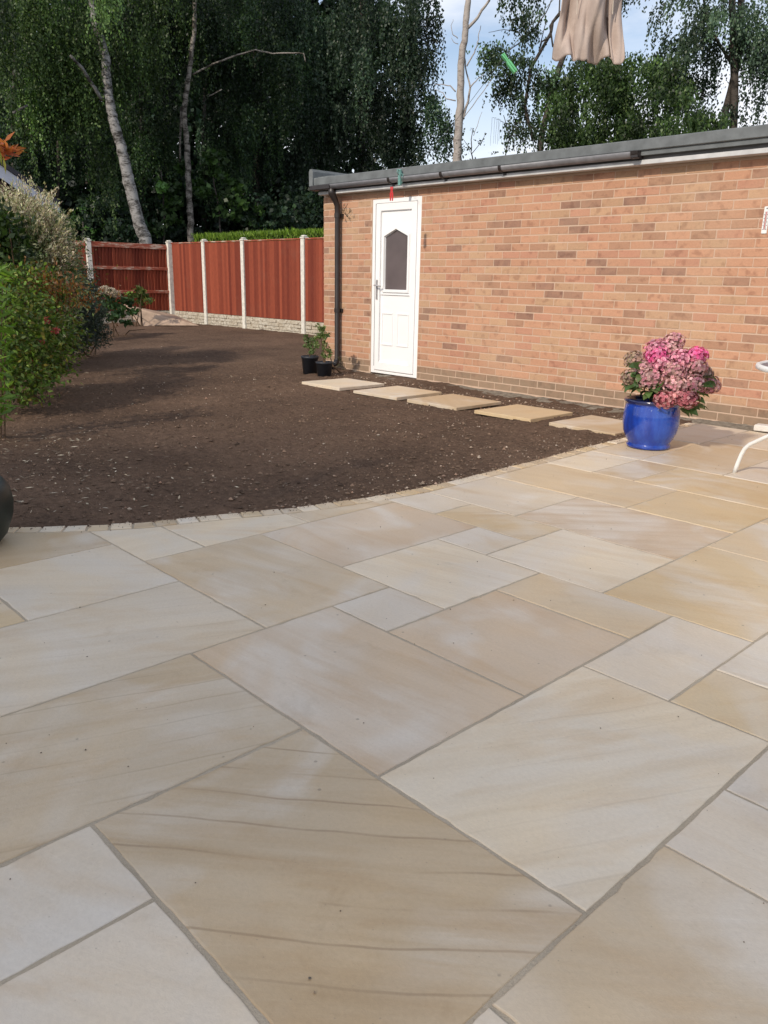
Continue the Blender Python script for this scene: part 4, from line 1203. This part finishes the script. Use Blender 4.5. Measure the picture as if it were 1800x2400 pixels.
# ================================================================== STEPPING SLABS
STP = [(-5.744, -5.08, 'pale', 'first stepping slab from the black pots, half buried in soil'), (-4.87, -4.21, 'buff', 'second stepping slab from the black plant pots, below the door'),
       (-4.06, -3.41, 'warm', 'middle stepping slab, brownish, third from the black pots'), (-3.21, -2.58, 'yell', 'stepping slab with yellow patch, second from the blue pot'),
       (-2.39, -1.76, 'warm', 'stepping slab nearest the blue pot, golden tinted')]
for x0, x1, tone, lab in STP:
    y0, y1 = 4.44 + random.uniform(-.02, .02), 5.09
    P = []
    for (a, b) in (((x0, y0), (x1, y0)), ((x1, y0), (x1, y1)), ((x1, y1), (x0, y1)), ((x0, y1), (x0, y0))):
        for s in np.linspace(0, 1, 9, endpoint=False): P.append((a[0] + (b[0] - a[0]) * s, a[1] + (b[1] - a[1]) * s))
    o = make_slab(P, .007, .030, tone, .3, random.uniform(0, 3), None, 'stepping_slab', .003, (random.uniform(-.008, .008), random.uniform(-.008, .008)))
    tag(o, lab, 'paving slab', 'stepping slabs along the garage wall')

# ================================================================== BLUE POT WITH HYDRANGEA
PX, PY = -1.335, 4.19
tp = NT('cobalt_glaze'); c = tp.coord('Object'); nn = tp.noise(c, 9, 5, .65, sc3=(1, 1, .3)); n9 = tp.noise(c, 38, 3, .7)
sep = tp.n('SeparateXYZ'); tp.l(c, sep.inputs[0])
colr = tp.ramp(nn, [(.3, (.006, .022, .17, 1)), (.5, (.010, .045, .32, 1)), (.72, (.030, .10, .46, 1))])
chip = tp.math('MULTIPLY', tp.ramp(n9, [(.63, 0), (.68, 1)]), tp.ramp(sep.outputs['Z'], [(.22, 0), (.27, .6), (.31, .6), (.33, 0)]))
colr = tp.mix(chip, colr, (.35, .42, .6, 1))
colr = tp.mix(tp.ramp(sep.outputs['Z'], [(.315, 0), (.33, .92)]), colr, (.012, .014, .055, 1))
tp.bump(nn, .15, .02)
GLAZE = tp.fin(colr, .16, .5, coat=.5)
m = MB()
m.lathe([(.0, .002), (.140, .002), (.152, .006), (.154, .022), (.147, .032), (.146, .04), (.166, .07), (.187, .12), (.196, .175), (.197, .225), (.192, .27), (.185, .305), (.183, .318), (.193, .325), (.200, .334), (.200, .345), (.192, .352), (.180, .348), (.172, .33), (.170, .30), (.168, .27), (.0, .27)], n=56)
pot = m.build('planter_pot', GLAZE, None, True, loc=(PX, PY, .004)); tag(pot, 'large glossy cobalt blue glazed pot standing on the patio corner', 'pot')
m = MB(); m.lathe([(.0, .002), (.08, .006), (.166, .0)], n=24)
o = m.build('potting_soil', SOIL, pot, loc=(0, 0, .285))
hyd = empty('potted_hydrangea', (PX, PY, .285)); tag(hyd, 'hydrangea with pink and faded mauve flower heads in the blue pot', 'plant')
HL = Vector(hyd.location)
right3 = np.array([math.sin(TH), math.cos(TH), 0.]); 
vd = np.array([-(PX - CAM[0]), -(PY - CAM[1]), 0.]); vd /= np.linalg.norm(vd); rd = np.array([-vd[1], vd[0], 0]) * 1.0
rd = rd if rd @ right3 > 0 else -rd
def hp_(px, py, depth):   # position round the plant: pixels measured about the pot axis -> metres in the plant's own plane
    sc_ = 6.0 / FPX
    return np.array([PX, PY, 0]) + rd * (px - 1522) * sc_ + vd * depth + np.array([0, 0, .33 + (952 - py) * sc_ * 1.03])
heads = [(1551, 823, 25, 0, 'm'), (1518, 840, 30, .06, 'p'), (1519, 853, 27, .10, 'P'), (1545, 842, 27, .04, 'm'), (1568, 856, 28, .1, 'p'), (1601, 848, 24, .06, 'P'), (1475, 865, 26, 0, 'g'), (1530, 868, 24, .14, 'p'),
         (1556, 880, 30, .15, 'm'), (1514, 898, 33, .14, 'm'), (1600, 872, 27, .08, 'm'), (1470, 902, 24, .02, 'g'), (1622, 885, 18, .0, 'g'), (1564, 907, 30, .16, 'm'), (1599, 905, 28, .12, 'm'), (1634, 907, 24, .04, 'm'),
         (1545, 938, 24, .2, 'r'), (1568, 930, 21, .18, 'r'), (1592, 935, 25, .17, 'r'), (1500, 880, 24, .1, 'm'), (1535, 905, 22, .1, 'm'), (1580, 870, 22, .05, 'p'), (1555, 860, 22, -.08, 'm'), (1500, 870, 24, -.12, 'm'), (1600, 890, 24, -.14, 'm'), (1545, 850, 24, -.2, 'p')]
COL = dict(P=[(.78, .15, .38), (.82, .30, .50), (.70, .10, .30)], p=[(.72, .28, .42), (.76, .42, .50), (.60, .22, .32)], m=[(.62, .30, .37), (.70, .46, .48), (.50, .20, .26), (.60, .38, .36)], g=[(.42, .26, .22), (.32, .26, .17), (.48, .33, .30)], r=[(.58, .20, .24), (.64, .36, .36), (.42, .13, .16)])
m = MB()
for (x, y, r_, dep, kd) in heads:
    c = hp_(x, y, dep); rr = r_ * 6.0 / FPX * .93
    k_ = 200; v = unit(rng.normal(size=(k_, 3)) + np.array([0, 0, .25])); ctr = c + v * rr * rng.uniform(.80, 1.07, (k_, 1)) * np.array([1, 1, .82])
    tn = tints(k_, COL[kd], .2)
    Vs, Ts = [], []
    t1_ = unit(np.cross(v, rng.normal(size=(k_, 3)))); t2_ = np.cross(v, t1_)
    for q in range(4):
        a = q * math.pi / 2; dq = t1_ * math.cos(a) + t2_ * math.sin(a) + v * .35; dq = unit(dq)
        s_ = unit(np.cross(v, dq)); l_ = .0105; w_ = .0075
        base = ctr + dq * .001
        Vs.append(np.stack([base, base + dq * l_ * .6 + s_ * w_ + v * .002, base + dq * l_ * 1.15 - v * .001, base + dq * l_ * .6 - s_ * w_ + v * .002], 1)); Ts.append(np.repeat((tn * rng.uniform(.85, 1.15, (k_, 1)))[:, None], 4, 1))
    core = MB(); core.lathe([(.001, -rr * .6), (rr * .62, -rr * .3), (rr * .74, .05 * rr), (rr * .55, rr * .5), (.001, rr * .66)], c=tuple(c), n=8)
    Vc = []; Tc = []
    for f in core.F: Vc += [core.V[i] for i in f]; Tc += [np.array(COL[kd][-1]) * .7] * 4
    V_ = np.concatenate([np.concatenate(Vs).reshape(-1, 3), np.array(Vc)]); T_ = np.concatenate([np.concatenate(Ts).reshape(-1, 3), np.array(Tc)])
    o = quads('flower_head', V_, PETAL, hyd, T_); o.location = -HL
    m.tube([(PX + (c[0] - PX) * .15, PY + (c[1] - PY) * .15, .28), tuple(np.array([PX, PY, .33]) * .4 + c * .6 - np.array([0, 0, .02])), tuple(c)], [.005, .004, .003], 5)
o = m.build('stem', STEM, hyd); o.location = -HL
Vs, Ts = [], []
for k_ in range(170):
    x = rng.uniform(1462, 1640); y = rng.uniform(870, 975) if x < 1600 else rng.uniform(880, 1000)
    if x > 1600 and y > 960 and rng.random() < .3: continue
    if x < 1590 and y > 935: y = rng.uniform(895, 935)
    if y > 975: continue
    c = hp_(x, min(y, 962 if x < 1588 else 996), rng.uniform(-.16, .19)); 
    o_ = c - np.array([PX, PY, .36]); d = unit(o_ * np.array([1, 1, .3]) + np.array([0, 0, -.06]) + rng.normal(0, .05, 3)); up_ = unit(np.array([0, 0, 1.]) + rng.normal(0, .35, 3)); s_ = unit(np.cross(d, up_)); nn_ = np.cross(s_, d)
    l_ = rng.uniform(.07, .11); w_ = l_ * .36; tcol = tints(1, [(.10, .17, .05), (.06, .11, .035), (.16, .20, .08)], .2)[0]
    p = [c - d * l_ * .5, c - d * l_ * .15 + s_ * w_ + nn_ * .008, c + d * l_ * .2 + s_ * w_ * .8 + nn_ * .006, c + d * l_ * .55 - nn_ * .02, c + d * l_ * .2 - s_ * w_ * .8 + nn_ * .006, c - d * l_ * .15 - s_ * w_ + nn_ * .008]
    mid_ = [p[0], c - d * l_ * .15, c + d * l_ * .2, p[3]]
    for f in ((p[0], p[1], mid_[1], p[0]), (p[1], p[2], mid_[2], mid_[1]), (p[2], p[3], p[3], mid_[2]), (mid_[2], p[3], p[3], p[4]), (mid_[1], mid_[2], p[4], p[5]), (p[0], mid_[1], p[5], p[5])):
        Vs += list(f); Ts += [tcol] * 4
Vs = np.array(Vs).reshape(-1, 4, 3)
Fa = []; 
me = bpy.data.meshes.new('leaves'); vv = []; ff = []; tt = []
for q, t in zip(Vs, np.array(Ts).reshape(-1, 4, 3)):
    u_ = []; [u_.append(tuple(x)) for x in q if tuple(x) not in u_]
    ff.append(tuple(range(len(vv), len(vv) + len(u_)))); vv += u_; tt += [(*t[0], 1)] * len(u_)
me.from_pydata(vv, [], ff); a = me.color_attributes.new('tint', 'FLOAT_COLOR', 'POINT'); a.data.foreach_set('color', np.array(tt, np.float32).ravel()); me.materials.append(LEAF)
o = bpy.data.objects.new('leaves', me); link(o, hyd); o.location = -HL

# ================================================================== BLACK POTS AND PLANTS
def black_pot(x, y, r_, h, label, plab, cols, ph, spread):
    m = MB(); m.lathe([(0, 0), (r_ * .82, 0), (r_ * .97, h * .86), (r_ * 1.06, h * .87), (r_ * 1.07, h), (r_ * .99, h), (r_ * .93, h * .9), (0, h * .88)], n=28)
    o = m.build('plant_pot', BLACKPOT, None, True, loc=(x, y, -.02)); tag(o, label, 'pot', 'black plastic pots by the downpipe')
    e = empty('potted_plant', (x, y, h * .85)); tag(e, plab, 'plant')
    cls = [((x + dx, y + dy, h + dz), (s_, s_, s_ * 1.0)) for dx, dy, dz, s_ in spread]
    f = broad_crown('foliage', e, cls, cols, 3000, .034, .55, .3); f.location = -Vector(e.location)
    mm = MB()
    for (c, r3) in cls: mm.tube([(x + random.uniform(-.02, .02), y, h * .8), ((x + c[0]) / 2, (y + c[1]) / 2, (h + c[2]) / 2), c], [.005, .004, .003], 5)
    s_ = mm.build('stem', STEM, e); s_.location = -Vector(e.location)


black_pot(-6.50, 5.14, .105, .22, 'taller black plastic plant pot, left of the pair by the downpipe', 'leafy green plant in the taller black pot', [(.10, .16, .05), (.07, .12, .035), (.15, .19, .08)], .4, [(0, 0, .10, .10), (-.04, 0, .17, .09), (.06, .02, .16, .10), (.0, 0, .04, .08), (-.08, 0, .12, .06)])
black_pot(-6.13, 5.07, .10, .185, 'shorter black plastic plant pot, right of the pair', 'taller pale green leafy plant in the shorter black pot', [(.13, .19, .055), (.09, .14, .04), (.20, .23, .09)], .5, [(0, 0, .10, .10), (-.05, 0, .22, .11), (-.04, .02, .34, .09), (.05, 0, .18, .08), (-.10, 0, .40, .05), (.08, 0, .08, .06), (-.02, 0, .28, .1)])
shrub('weed', 'scruffy weed growing by the foot of the downpipe', 'weed', [((-6.2, 5.42, .08), (.09, .09, .09)), ((-6.3, 5.45, .15), (.07, .07, .08))], [(.10, .12, .05), (.14, .12, .07)], 500, .03, .4, .3, 3)
e = empty('climbing_weed', (-6.42, 5.66, 1.9)); tag(e, 'small ragged weed clinging behind the top of the downpipe', 'weed')
o = broad_crown('foliage', e, [((-6.44, 5.63, 1.93), (.06, .04, .09)), ((-6.40, 5.63, 1.87), (.08, .04, .06)), ((-6.33, 5.62, 1.93), (.05, .03, .06))], [(.04, .06, .03), (.06, .07, .04)], 700, .035, .3, .3); o.location = -Vector(e.location)
m = MB(); m.tube([(-6.52, 5.65, 2.02), (-6.45, 5.63, 1.93), (-6.36, 5.62, 1.86)], .004, 5); m.tube([(-6.45, 5.63, 1.93), (-6.34, 5.61, 2.0)], .003, 5)
o = m.build('stem', STEM, e); o.location = -Vector(e.location)

# ================================================================== SMALL THINGS
# thermometer
m = MB(); m.box(-.021, .021, -.006, .0, 0, .205, .004)
th = m.build('thermometer', WHITEM, None, loc=(-1.345, WY - .006, 1.545)); tag(th, 'narrow white wall thermometer with printed scale at right edge', 'thermometer')
m = MB(); m.tube([(0, -.009, .03), (0, -.009, .165)], .0022, 6); m.build('tube', REDP, th)
INK = plain('black_ink', (.02, .02, .03), .6, .2, .1, 5, .0)
for k_ in range(25):
    m = MB(); z = .032 + k_ * .0055; w = .011 if k_ % 5 == 0 else .006
    m.box(-.004 - w, -.004, -.0076, -.0066, z, z + .0016); m.box(.004, .004 + w, -.0076, -.0066, z, z + .0016)
    m.build('scale_mark', INK, th)
for side, vals in ((-1, ('40', '30', '20', '10', '0')), (1, ('100', '80', '60', '40', '20'))):
    for q, s_ in enumerate(vals):
        cu = bpy.data.curves.new('numeral', 'FONT'); cu.body = s_; cu.size = .009; cu.align_x = 'CENTER'
        tmp = bpy.data.objects.new('numeral', cu); link(tmp); bpy.context.view_layer.update()
        nm = bpy.data.meshes.new_from_object(tmp); bpy.data.objects.remove(tmp); bpy.data.curves.remove(cu); nm.materials.clear()
        o = bpy.data.objects.new('numeral', nm); link(o, th); o.location = (side * .0135, -.0075, .142 - q * .0275 - .002); o.rotation_euler = (R(90), 0, 0); nm.materials.append(INK)
m = MB(); m.tube([(0, -.0085, .19), (0, -.0045, .19)], .005, 10); m.build('hanging_hole', INK, th)
# pale block at the wall foot
m = MB(); m.box(-.075, .075, -.05, .05, 0, .05, .006)
o = m.build('stone_block', plain('pale_block', (.66, .62, .57), .85, .2, .1, 20, .4), None, loc=(-1.04, 5.53, .012)); o.rotation_euler = (0, 0, .12); tag(o, 'small pale stone block lying at the wall foot near the table', 'block')
# table, mostly beyond the right edge
TC = np.array([.13, 3.60]); tb_ = empty('garden_table', (TC[0], TC[1], 0)); tag(tb_, 'white metal garden table with grey top cut by right edge', 'table')
m = MB(); m.lathe([(.485, -.014), (.497, -.017), (.508, -.012), (.510, 0), (.508, .010), (.497, .014), (.487, .012), (.485, -.014)], c=(0, 0, .722), n=64); m.build('rim', WHITEM, tb_, True)
m = MB(); m.lathe([(0, .0), (.484, .0)], c=(0, 0, .727), n=48); m.lathe([(0, -.006), (.484, -.006)], c=(0, 0, .727), n=48); m.build('table_top', GREYTOP, tb_)
f0 = np.array([-.562, 3.875]) - TC; a0 = math.atan2(f0[1], f0[0]); fr = math.hypot(*f0)
for k_ in range(4):
    a = a0 + R((0, 118, 180, 298)[k_]); c_, s_ = math.cos(a), math.sin(a)
    P = [(fr, .0), (fr - .012, .05), (fr - .035, .125), (fr - .055, .165), (fr - .09, .20), (fr - .15, .235), (fr - .25, .295), (fr - .36, .38), (fr - .42, .48), (fr - .40, .6), (fr - .34, .703)]
    m = MB(); m.tube([(r_ * c_, r_ * s_, z + .004) for r_, z in P], .0125, 12); m.build('leg', WHITEM, tb_, True)
# dark green planter, left edge, with tall shrub
GP = (-2.13, -.205)
m = MB(); m.lathe([(0, 0), (.15, 0), (.185, .04), (.215, .12), (.222, .18), (.212, .24), (.19, .275), (.165, .285), (.155, .27), (.15, .22), (0, .22)], n=40)
o = m.build('green_planter', GREENP, None, True, loc=(*GP, .006)); tag(o, 'very dark green rounded planter at the left edge of the patio', 'planter')
e = empty('photinia', (*GP, .22)); tag(e, 'tall shrub with orange red young leaves reaching in at upper left', 'shrub')
tip = P3(14, 352, 3.55)
m = MB(); s0_ = np.array([GP[0], GP[1], .2]); a1 = P3(-150, 800, 3.5); a2 = P3(-90, 480, 3.5); m.tube([s0_, a1, a2, P3(-30, 400, 3.55), tip], [.012, .010, .007, .004, .003], 7)
for (x, y) in ((-160, 520), (-60, 300), (-130, 380)): m.tube([a2, P3(x, y, 3.5)], [.006, .003], 6)
o = m.build('stem', STEM, e); o.location = -Vector(e.location)
Cc, Dd = [], []
for k_ in range(46):
    a = rng.uniform(0, 6.28); Dd.append([math.cos(a), math.sin(a), rng.uniform(-.15, .7)])
Dd = unit(np.array(Dd)); Cc = tip + Dd * .025 + rng.normal(0, .012, Dd.shape)
o = leaves(Cc, Dd, rng.uniform(.04, .07, 46), .017, tints(46, [(.42, .09, .03), (.50, .16, .05), (.30, .10, .04)], .2), 'young_leaves', LEAF, e); o.location = -Vector(e.location)
yl = np.array([P3(11, 388, 3.52), P3(2, 372, 3.5), P3(-20, 380, 3.5)]); o = leaves(yl, unit(np.array([[.1, 0, -1.], [-.4, .2, -1], [-1, 0, -.4]])), .065, .03, np.array([(.36, .34, .05), (.22, .25, .05), (.12, .2, .04)]), 'old_leaves', LEAF, e); o.location = -Vector(e.location)
cs = [(P3(-150, 480, 3.5), (.16, .16, .2)), (P3(-100, 330, 3.5), (.14, .14, .14)), (P3(-170, 620, 3.4), (.18, .18, .2))]
o = broad_crown('foliage', e, cs, [(.05, .09, .02), (.08, .12, .03)], 900, .07, .4, .3); o.location = -Vector(e.location)

# washing line, hook, pegs, garment
hk = empty('line_hook', (-5.33, 5.50, 2.14)); tag(hk, 'teal upright washing line hook fixed under the gutter above the door', 'hook')
m = MB(); m.box(-.018, .018, -.012, .012, 0, .165, .003); m.box(-.022, .022, .012, .02, .02, .04, .002); m.build('bracket', TEAL, hk)
m = MB(); m.tube([(.0, -.01, .15), (.0, -.04, .16), (0, -.045, .13), (.0, -.02, .11)], .005, 6); m.tube([(.04, 0, .05), (.06, -.02, .08), (.05, 0, .11), (.03, -.01, .12)], .004, 5); m.build('hook', TEAL, hk)
A = np.array([-5.33, 5.45, 2.27]); B = at(1192, 118, 3.8); Cg = at(1380, -95, 3.6)
pts = []
for s in np.linspace(0, 1, 14): q = A * (1 - s) + B * s; q[2] -= .10 * math.sin(math.pi * s); pts.append(q)
for s in np.linspace(0, 1, 6)[1:]: pts.append(B * (1 - s) + Cg * s)
dd = Cg - B
pts.append(Cg + dd * 2.2 + np.array([0, 0, .25]))
m = MB(); m.tube(pts, .0012, 5); m.tube([A, at(945, 418, 8.9), at(921, 441, 8.95)], .0012, 5)
o = m.build('washing_line', ROPE); tag(o, 'thin washing line running from garage hook towards the viewer', 'washing line')
def peg(loc, L, w, mat, label, tilt, parent=None):
    m = MB(); b = empty('clothes_peg', loc); tag(b, label, 'clothes peg')
    for sgn in (1, -1):
        m = MB()
        V = [(sgn * .001, -w / 2, 0), (sgn * w * .45, -w / 2, 0), (sgn * w * .3, -w / 2, -L * .35), (sgn * w * .55, -w / 2, -L * .5), (sgn * w * .5, -w / 2, -L), (sgn * w * .1, -w / 2, -L), (sgn * .0008, -w / 2, -L * .45)]
        V += [(x, w / 2, z) for x, y, z in V]; n = 7
        m.add(V, [tuple(range(n)), tuple(range(2 * n - 1, n - 1, -1))] + [(i, n + i, n + (i + 1) % n, (i + 1) % n) for i in range(n)])
        m.build('jaw', mat, b)
    m = MB(); m.tube([(-.006, 0, -L * .4), (.006, 0, -L * .4)], .006, 8); m.build('spring', METAL, b)
    b.rotation_euler = tilt
    return b
fc = math.atan2(right.y, right.x)
peg(tuple(at(918, 438, 8.95)), .135, .034, REDP, 'red clothes peg hanging on the line above the white door', (0, 0, fc))
g_ = peg(tuple(at(1178, 128, 3.8)), .092, .017, GREENPEG, 'bright green clothes peg tilted on the washing line against the trees', (0, 0, 0))
g_.rotation_euler = Matrix((Vector(right), Vector(fwd), Vector(right).cross(Vector(fwd)))).transposed().to_euler()
g_.rotation_euler.rotate_axis('Y', R(-36))

# garment: folded cloth hanging below the line
tcl = NT('beige_cloth'); c = tcl.coord('Object'); nw = tcl.noise(c, 260, 2, .6); nb_ = tcl.noise(c, 14, 4, .6)
tcl.bump(tcl.math('ADD', tcl.math('MULTIPLY', nw, .2), nb_), .35, .006)
CLOTH = tcl.fin(tcl.ramp(nb_, [(.3, (.40, .32, .28, 1)), (.7, (.50, .41, .36, 1))]), .95, .1)
d = 3.6; gc = at(1380, 0, d); s_ = d / FPX * 1.03
rx = np.array(right); ux = np.array([0, 0, 1.]); fx = np.array(Fh)
nu, nv = 90, 50
lob = [(1325, 1350, 88), (1350, 1368, 105), (1368, 1386, 98), (1386, 1410, 126), (1410, 1450, 121)]
Vg = []
for j in range(nv):
    for i in range(nu):
        u = i / (nu - 1); v = j / (nv - 1)
        x = 1324 + 122 * u
        bottom = 92 + 12 * math.sin(u * 3.14 * 1.1) + 9 * abs(math.sin(u * math.pi * 4.1 + .5)) ** .35 + 3 * math.sin(u * 31)
        if u > .80: bottom = 120 - (abs(u - .9) * 10) ** 4 * 10
        y = -100 + (bottom + 100) * v
        xs = x + 5 * math.sin(v * 5 + u * 3) * v + (6 * (v - .5) if u < .3 else 0) * (1 - u) + (v - .6) * 8 * (u - .5)
        fold = .007 * math.sin(u * 21 + 2.3 * math.sin(v * 4)) * (.3 + .7 * v) + .003 * math.sin(u * 43 + v * 7) + .008 * math.sin(u * 9 - v * 6) + .012 * math.sin(v * 5 + u * 9) + .015 * math.sin(u * 3.14)
        if u > .80: fold += .015
        Vg.append(gc + rx * (xs - 1380) * s_ - ux * (y) * s_ - fx * fold * 2.2)
Fg = [(j * nu + i, j * nu + i + 1, (j + 1) * nu + i + 1, (j + 1) * nu + i) for j in range(nv - 1) for i in range(nu - 1)]
o = mk('hanging_garment', [tuple(np.array(p) - gc) for p in Vg], Fg, CLOTH, None, True, loc=tuple(gc))
md = o.modifiers.new('thick', 'SOLIDIFY'); md.thickness = .004
tag(o, 'crumpled beige cloth garment hanging down from the washing line at top', 'garment')
for (xa) in (1349, 1418):
    m = MB(); m.tube([gc + rx * (xa - 1380 + 1.2 * q) * s_ - ux * (-80 + q * 22) * s_ - fx * (.05 + .012 * math.sin(q)) for q in range(6)], .002, 5)
    o2 = m.build('seam', plain('pale_seam', (.60, .52, .44), .9, .1, .05, 30, .1), o); o2.location = tuple(-gc)

# ================================================================== STONES AND LITTER ON THE SOIL
n = 9000
ys_ = rng.uniform(-1.0, 9.2, n); tt_ = rng.exponential(3.2, n) + .03
xs_ = edgeX(ys_) - .1 - tt_
ok = (xs_ > -17) & ~((ys_ > 5.6) & (xs_ > -6.95)) & (vn(xs_ * .9 + 4, ys_ * .9) + vn(xs_ * 3, ys_ * 3) > -.25)
xs_, ys_ = xs_[ok], ys_[ok]
# extra along the edge of the setts and by the wall
n2 = 1500; ye = rng.uniform(-.4, 5.3, n2); xe = edgeX(ye) - .095 - np.abs(rng.normal(0, .05, n2)); n3 = 1600; xw = rng.uniform(-6.8, -1.7, n3); yw = rng.uniform(5.1, 5.55, n3)
xs_ = np.concatenate([xs_, xe, xw]); ys_ = np.concatenate([ys_, ye, yw])
k_ = len(xs_); sz = rng.lognormal(math.log(.0045), .5, k_).clip(.002, .018)
oct_ = np.array([(1, 0, 0), (-1, 0, 0), (0, 1, 0), (0, -1, 0), (0, 0, 1), (0, 0, -1)], float)
of = np.array([(0, 2, 4), (2, 1, 4), (1, 3, 4), (3, 0, 4), (2, 0, 5), (1, 2, 5), (3, 1, 5), (0, 3, 5)])
V = oct_[None] * sz[:, None, None] * rng.uniform(.6, 1.3, (k_, 6, 1)); a = rng.uniform(0, 6.28, k_); c_, s__ = np.cos(a)[:, None], np.sin(a)[:, None]
V = np.stack([V[..., 0] * c_ - V[..., 1] * s__, V[..., 0] * s__ + V[..., 1] * c_, V[..., 2] * .7], -1)
V = V + np.stack([xs_, ys_, soil_z(xs_, ys_) + sz * .3 + .003], 1)[:, None]
F = (of[None] + (np.arange(k_) * 6)[:, None, None]).reshape(-1, 3)
T = np.repeat(tints(k_, [(.30, .23, .17), (.46, .38, .30), (.20, .14, .10), (.15, .11, .08), (.26, .16, .11), (.20, .14, .10)], .25)[:, None], 6, 1).reshape(-1, 3)
tsm = NT('pebble'); tsm.fin(tsm.n('Attribute', attribute_name='tint').outputs['Color'], .9, .2)
PEB = tsm.m
o = quads('soil_stones', V.reshape(-1, 3), PEB, None, T, faces=F, n=3); tag(o, kind='stuff')
# clods
n = 15000; ys_ = rng.uniform(-.9, 9.2, n); xs_ = edgeX(ys_) - .1 - rng.exponential(3.0, n); ok = (xs_ > -16) & ~((ys_ > 5.6) & (xs_ > -6.95)); xs_, ys_ = xs_[ok], ys_[ok]; k_ = len(xs_)
sz = rng.lognormal(math.log(.0065), .5, k_).clip(.003, .022)
V = oct_[None] * sz[:, None, None] * rng.uniform(.6, 1.3, (k_, 6, 1)); V[..., 2] *= .6
V = V + np.stack([xs_, ys_, soil_z(xs_, ys_) + sz * .2], 1)[:, None]; F = (of[None] + (np.arange(k_) * 6)[:, None, None]).reshape(-1, 3)
T = np.repeat(tints(k_, [(.135, .09, .062), (.165, .11, .076), (.11, .074, .052)], .25)[:, None], 6, 1).reshape(-1, 3)
o = quads('soil_clods', V.reshape(-1, 3), PEB, None, T, faces=F, n=3); tag(o, kind='stuff')
n = 700; yk = rng.uniform(-.5, 5.3, n); xk = edgeX(yk) - .085 + np.abs(rng.normal(0, .035, n)); sz = rng.uniform(.0012, .0035, n)
V = oct_[None] * sz[:, None, None] * rng.uniform(.6, 1.3, (n, 6, 1)) + np.stack([xk, yk, np.where(xk < edgeX(yk), .0085, .0052) + sz * .5], 1)[:, None]; F = (of[None] + (np.arange(n) * 6)[:, None, None]).reshape(-1, 3)
o = quads('spilled_soil', V.reshape(-1, 3), PEB, None, np.repeat(tints(n, [(.13, .09, .06), (.20, .14, .10)], .25)[:, None], 6, 1).reshape(-1, 3), faces=F, n=3); tag(o, kind='stuff')
n = 260; xg = rng.uniform(-1.5, 1.6, n); yg = rng.uniform(-.9, 5.3, n); ok = xg > edgeX(yg) + .01; xg, yg = xg[ok], yg[ok]; n = len(xg); sz = rng.uniform(.0008, .0028, n)
V = oct_[None] * sz[:, None, None] * rng.uniform(.5, 1.4, (n, 6, 1)) + np.stack([xg, yg, .0050 + sz * .4], 1)[:, None]; F = (of[None] + (np.arange(n) * 6)[:, None, None]).reshape(-1, 3)
o = quads('patio_grit', V.reshape(-1, 3), PEB, None, np.repeat(tints(n, [(.08, .06, .045), (.22, .17, .12), (.14, .12, .10)], .3)[:, None], 6, 1).reshape(-1, 3), faces=F, n=3); tag(o, kind='stuff')
# fallen leaves and straw, mostly at the left
n = 420; px__ = rng.exponential(1.0, n); ys_ = rng.uniform(-.3, 4.5, n); xs_ = np.where(rng.random(n) < .6, rng.uniform(-4.4, -2.4, n), rng.uniform(-9, -2, n)); ys_ = np.where(xs_ > -4.4, rng.uniform(-.3, 1.4, n), ys_)
ok = xs_ < edgeX(ys_) - .12; xs_, ys_ = xs_[ok], ys_[ok]; k_ = len(xs_)
a = rng.uniform(0, 6.28, k_); D_ = np.stack([np.cos(a), np.sin(a), rng.normal(0, .12, k_)], 1); C_ = np.stack([xs_, ys_, soil_z(xs_, ys_) + .012], 1)
Sd = unit(np.cross(D_, np.array([0, 0, 1.]) + rng.normal(0, .3, (k_, 3)))); l_ = rng.uniform(.02, .06, k_)[:, None]; w_ = rng.uniform(.002, .006, k_)[:, None]
V = np.stack([C_ - D_ * l_ / 2, C_ + Sd * w_, C_ + D_ * l_ / 2, C_ - Sd * w_], 1)
o = quads('fallen_leaves', V.reshape(-1, 3), PEB, None, np.repeat(tints(k_, [(.42, .36, .26), (.30, .24, .16), (.5, .44, .34)], .2)[:, None], 4, 1).reshape(-1, 3)); tag(o, kind='stuff')

S.render.resolution_x, S.render.resolution_y = 768, 1024
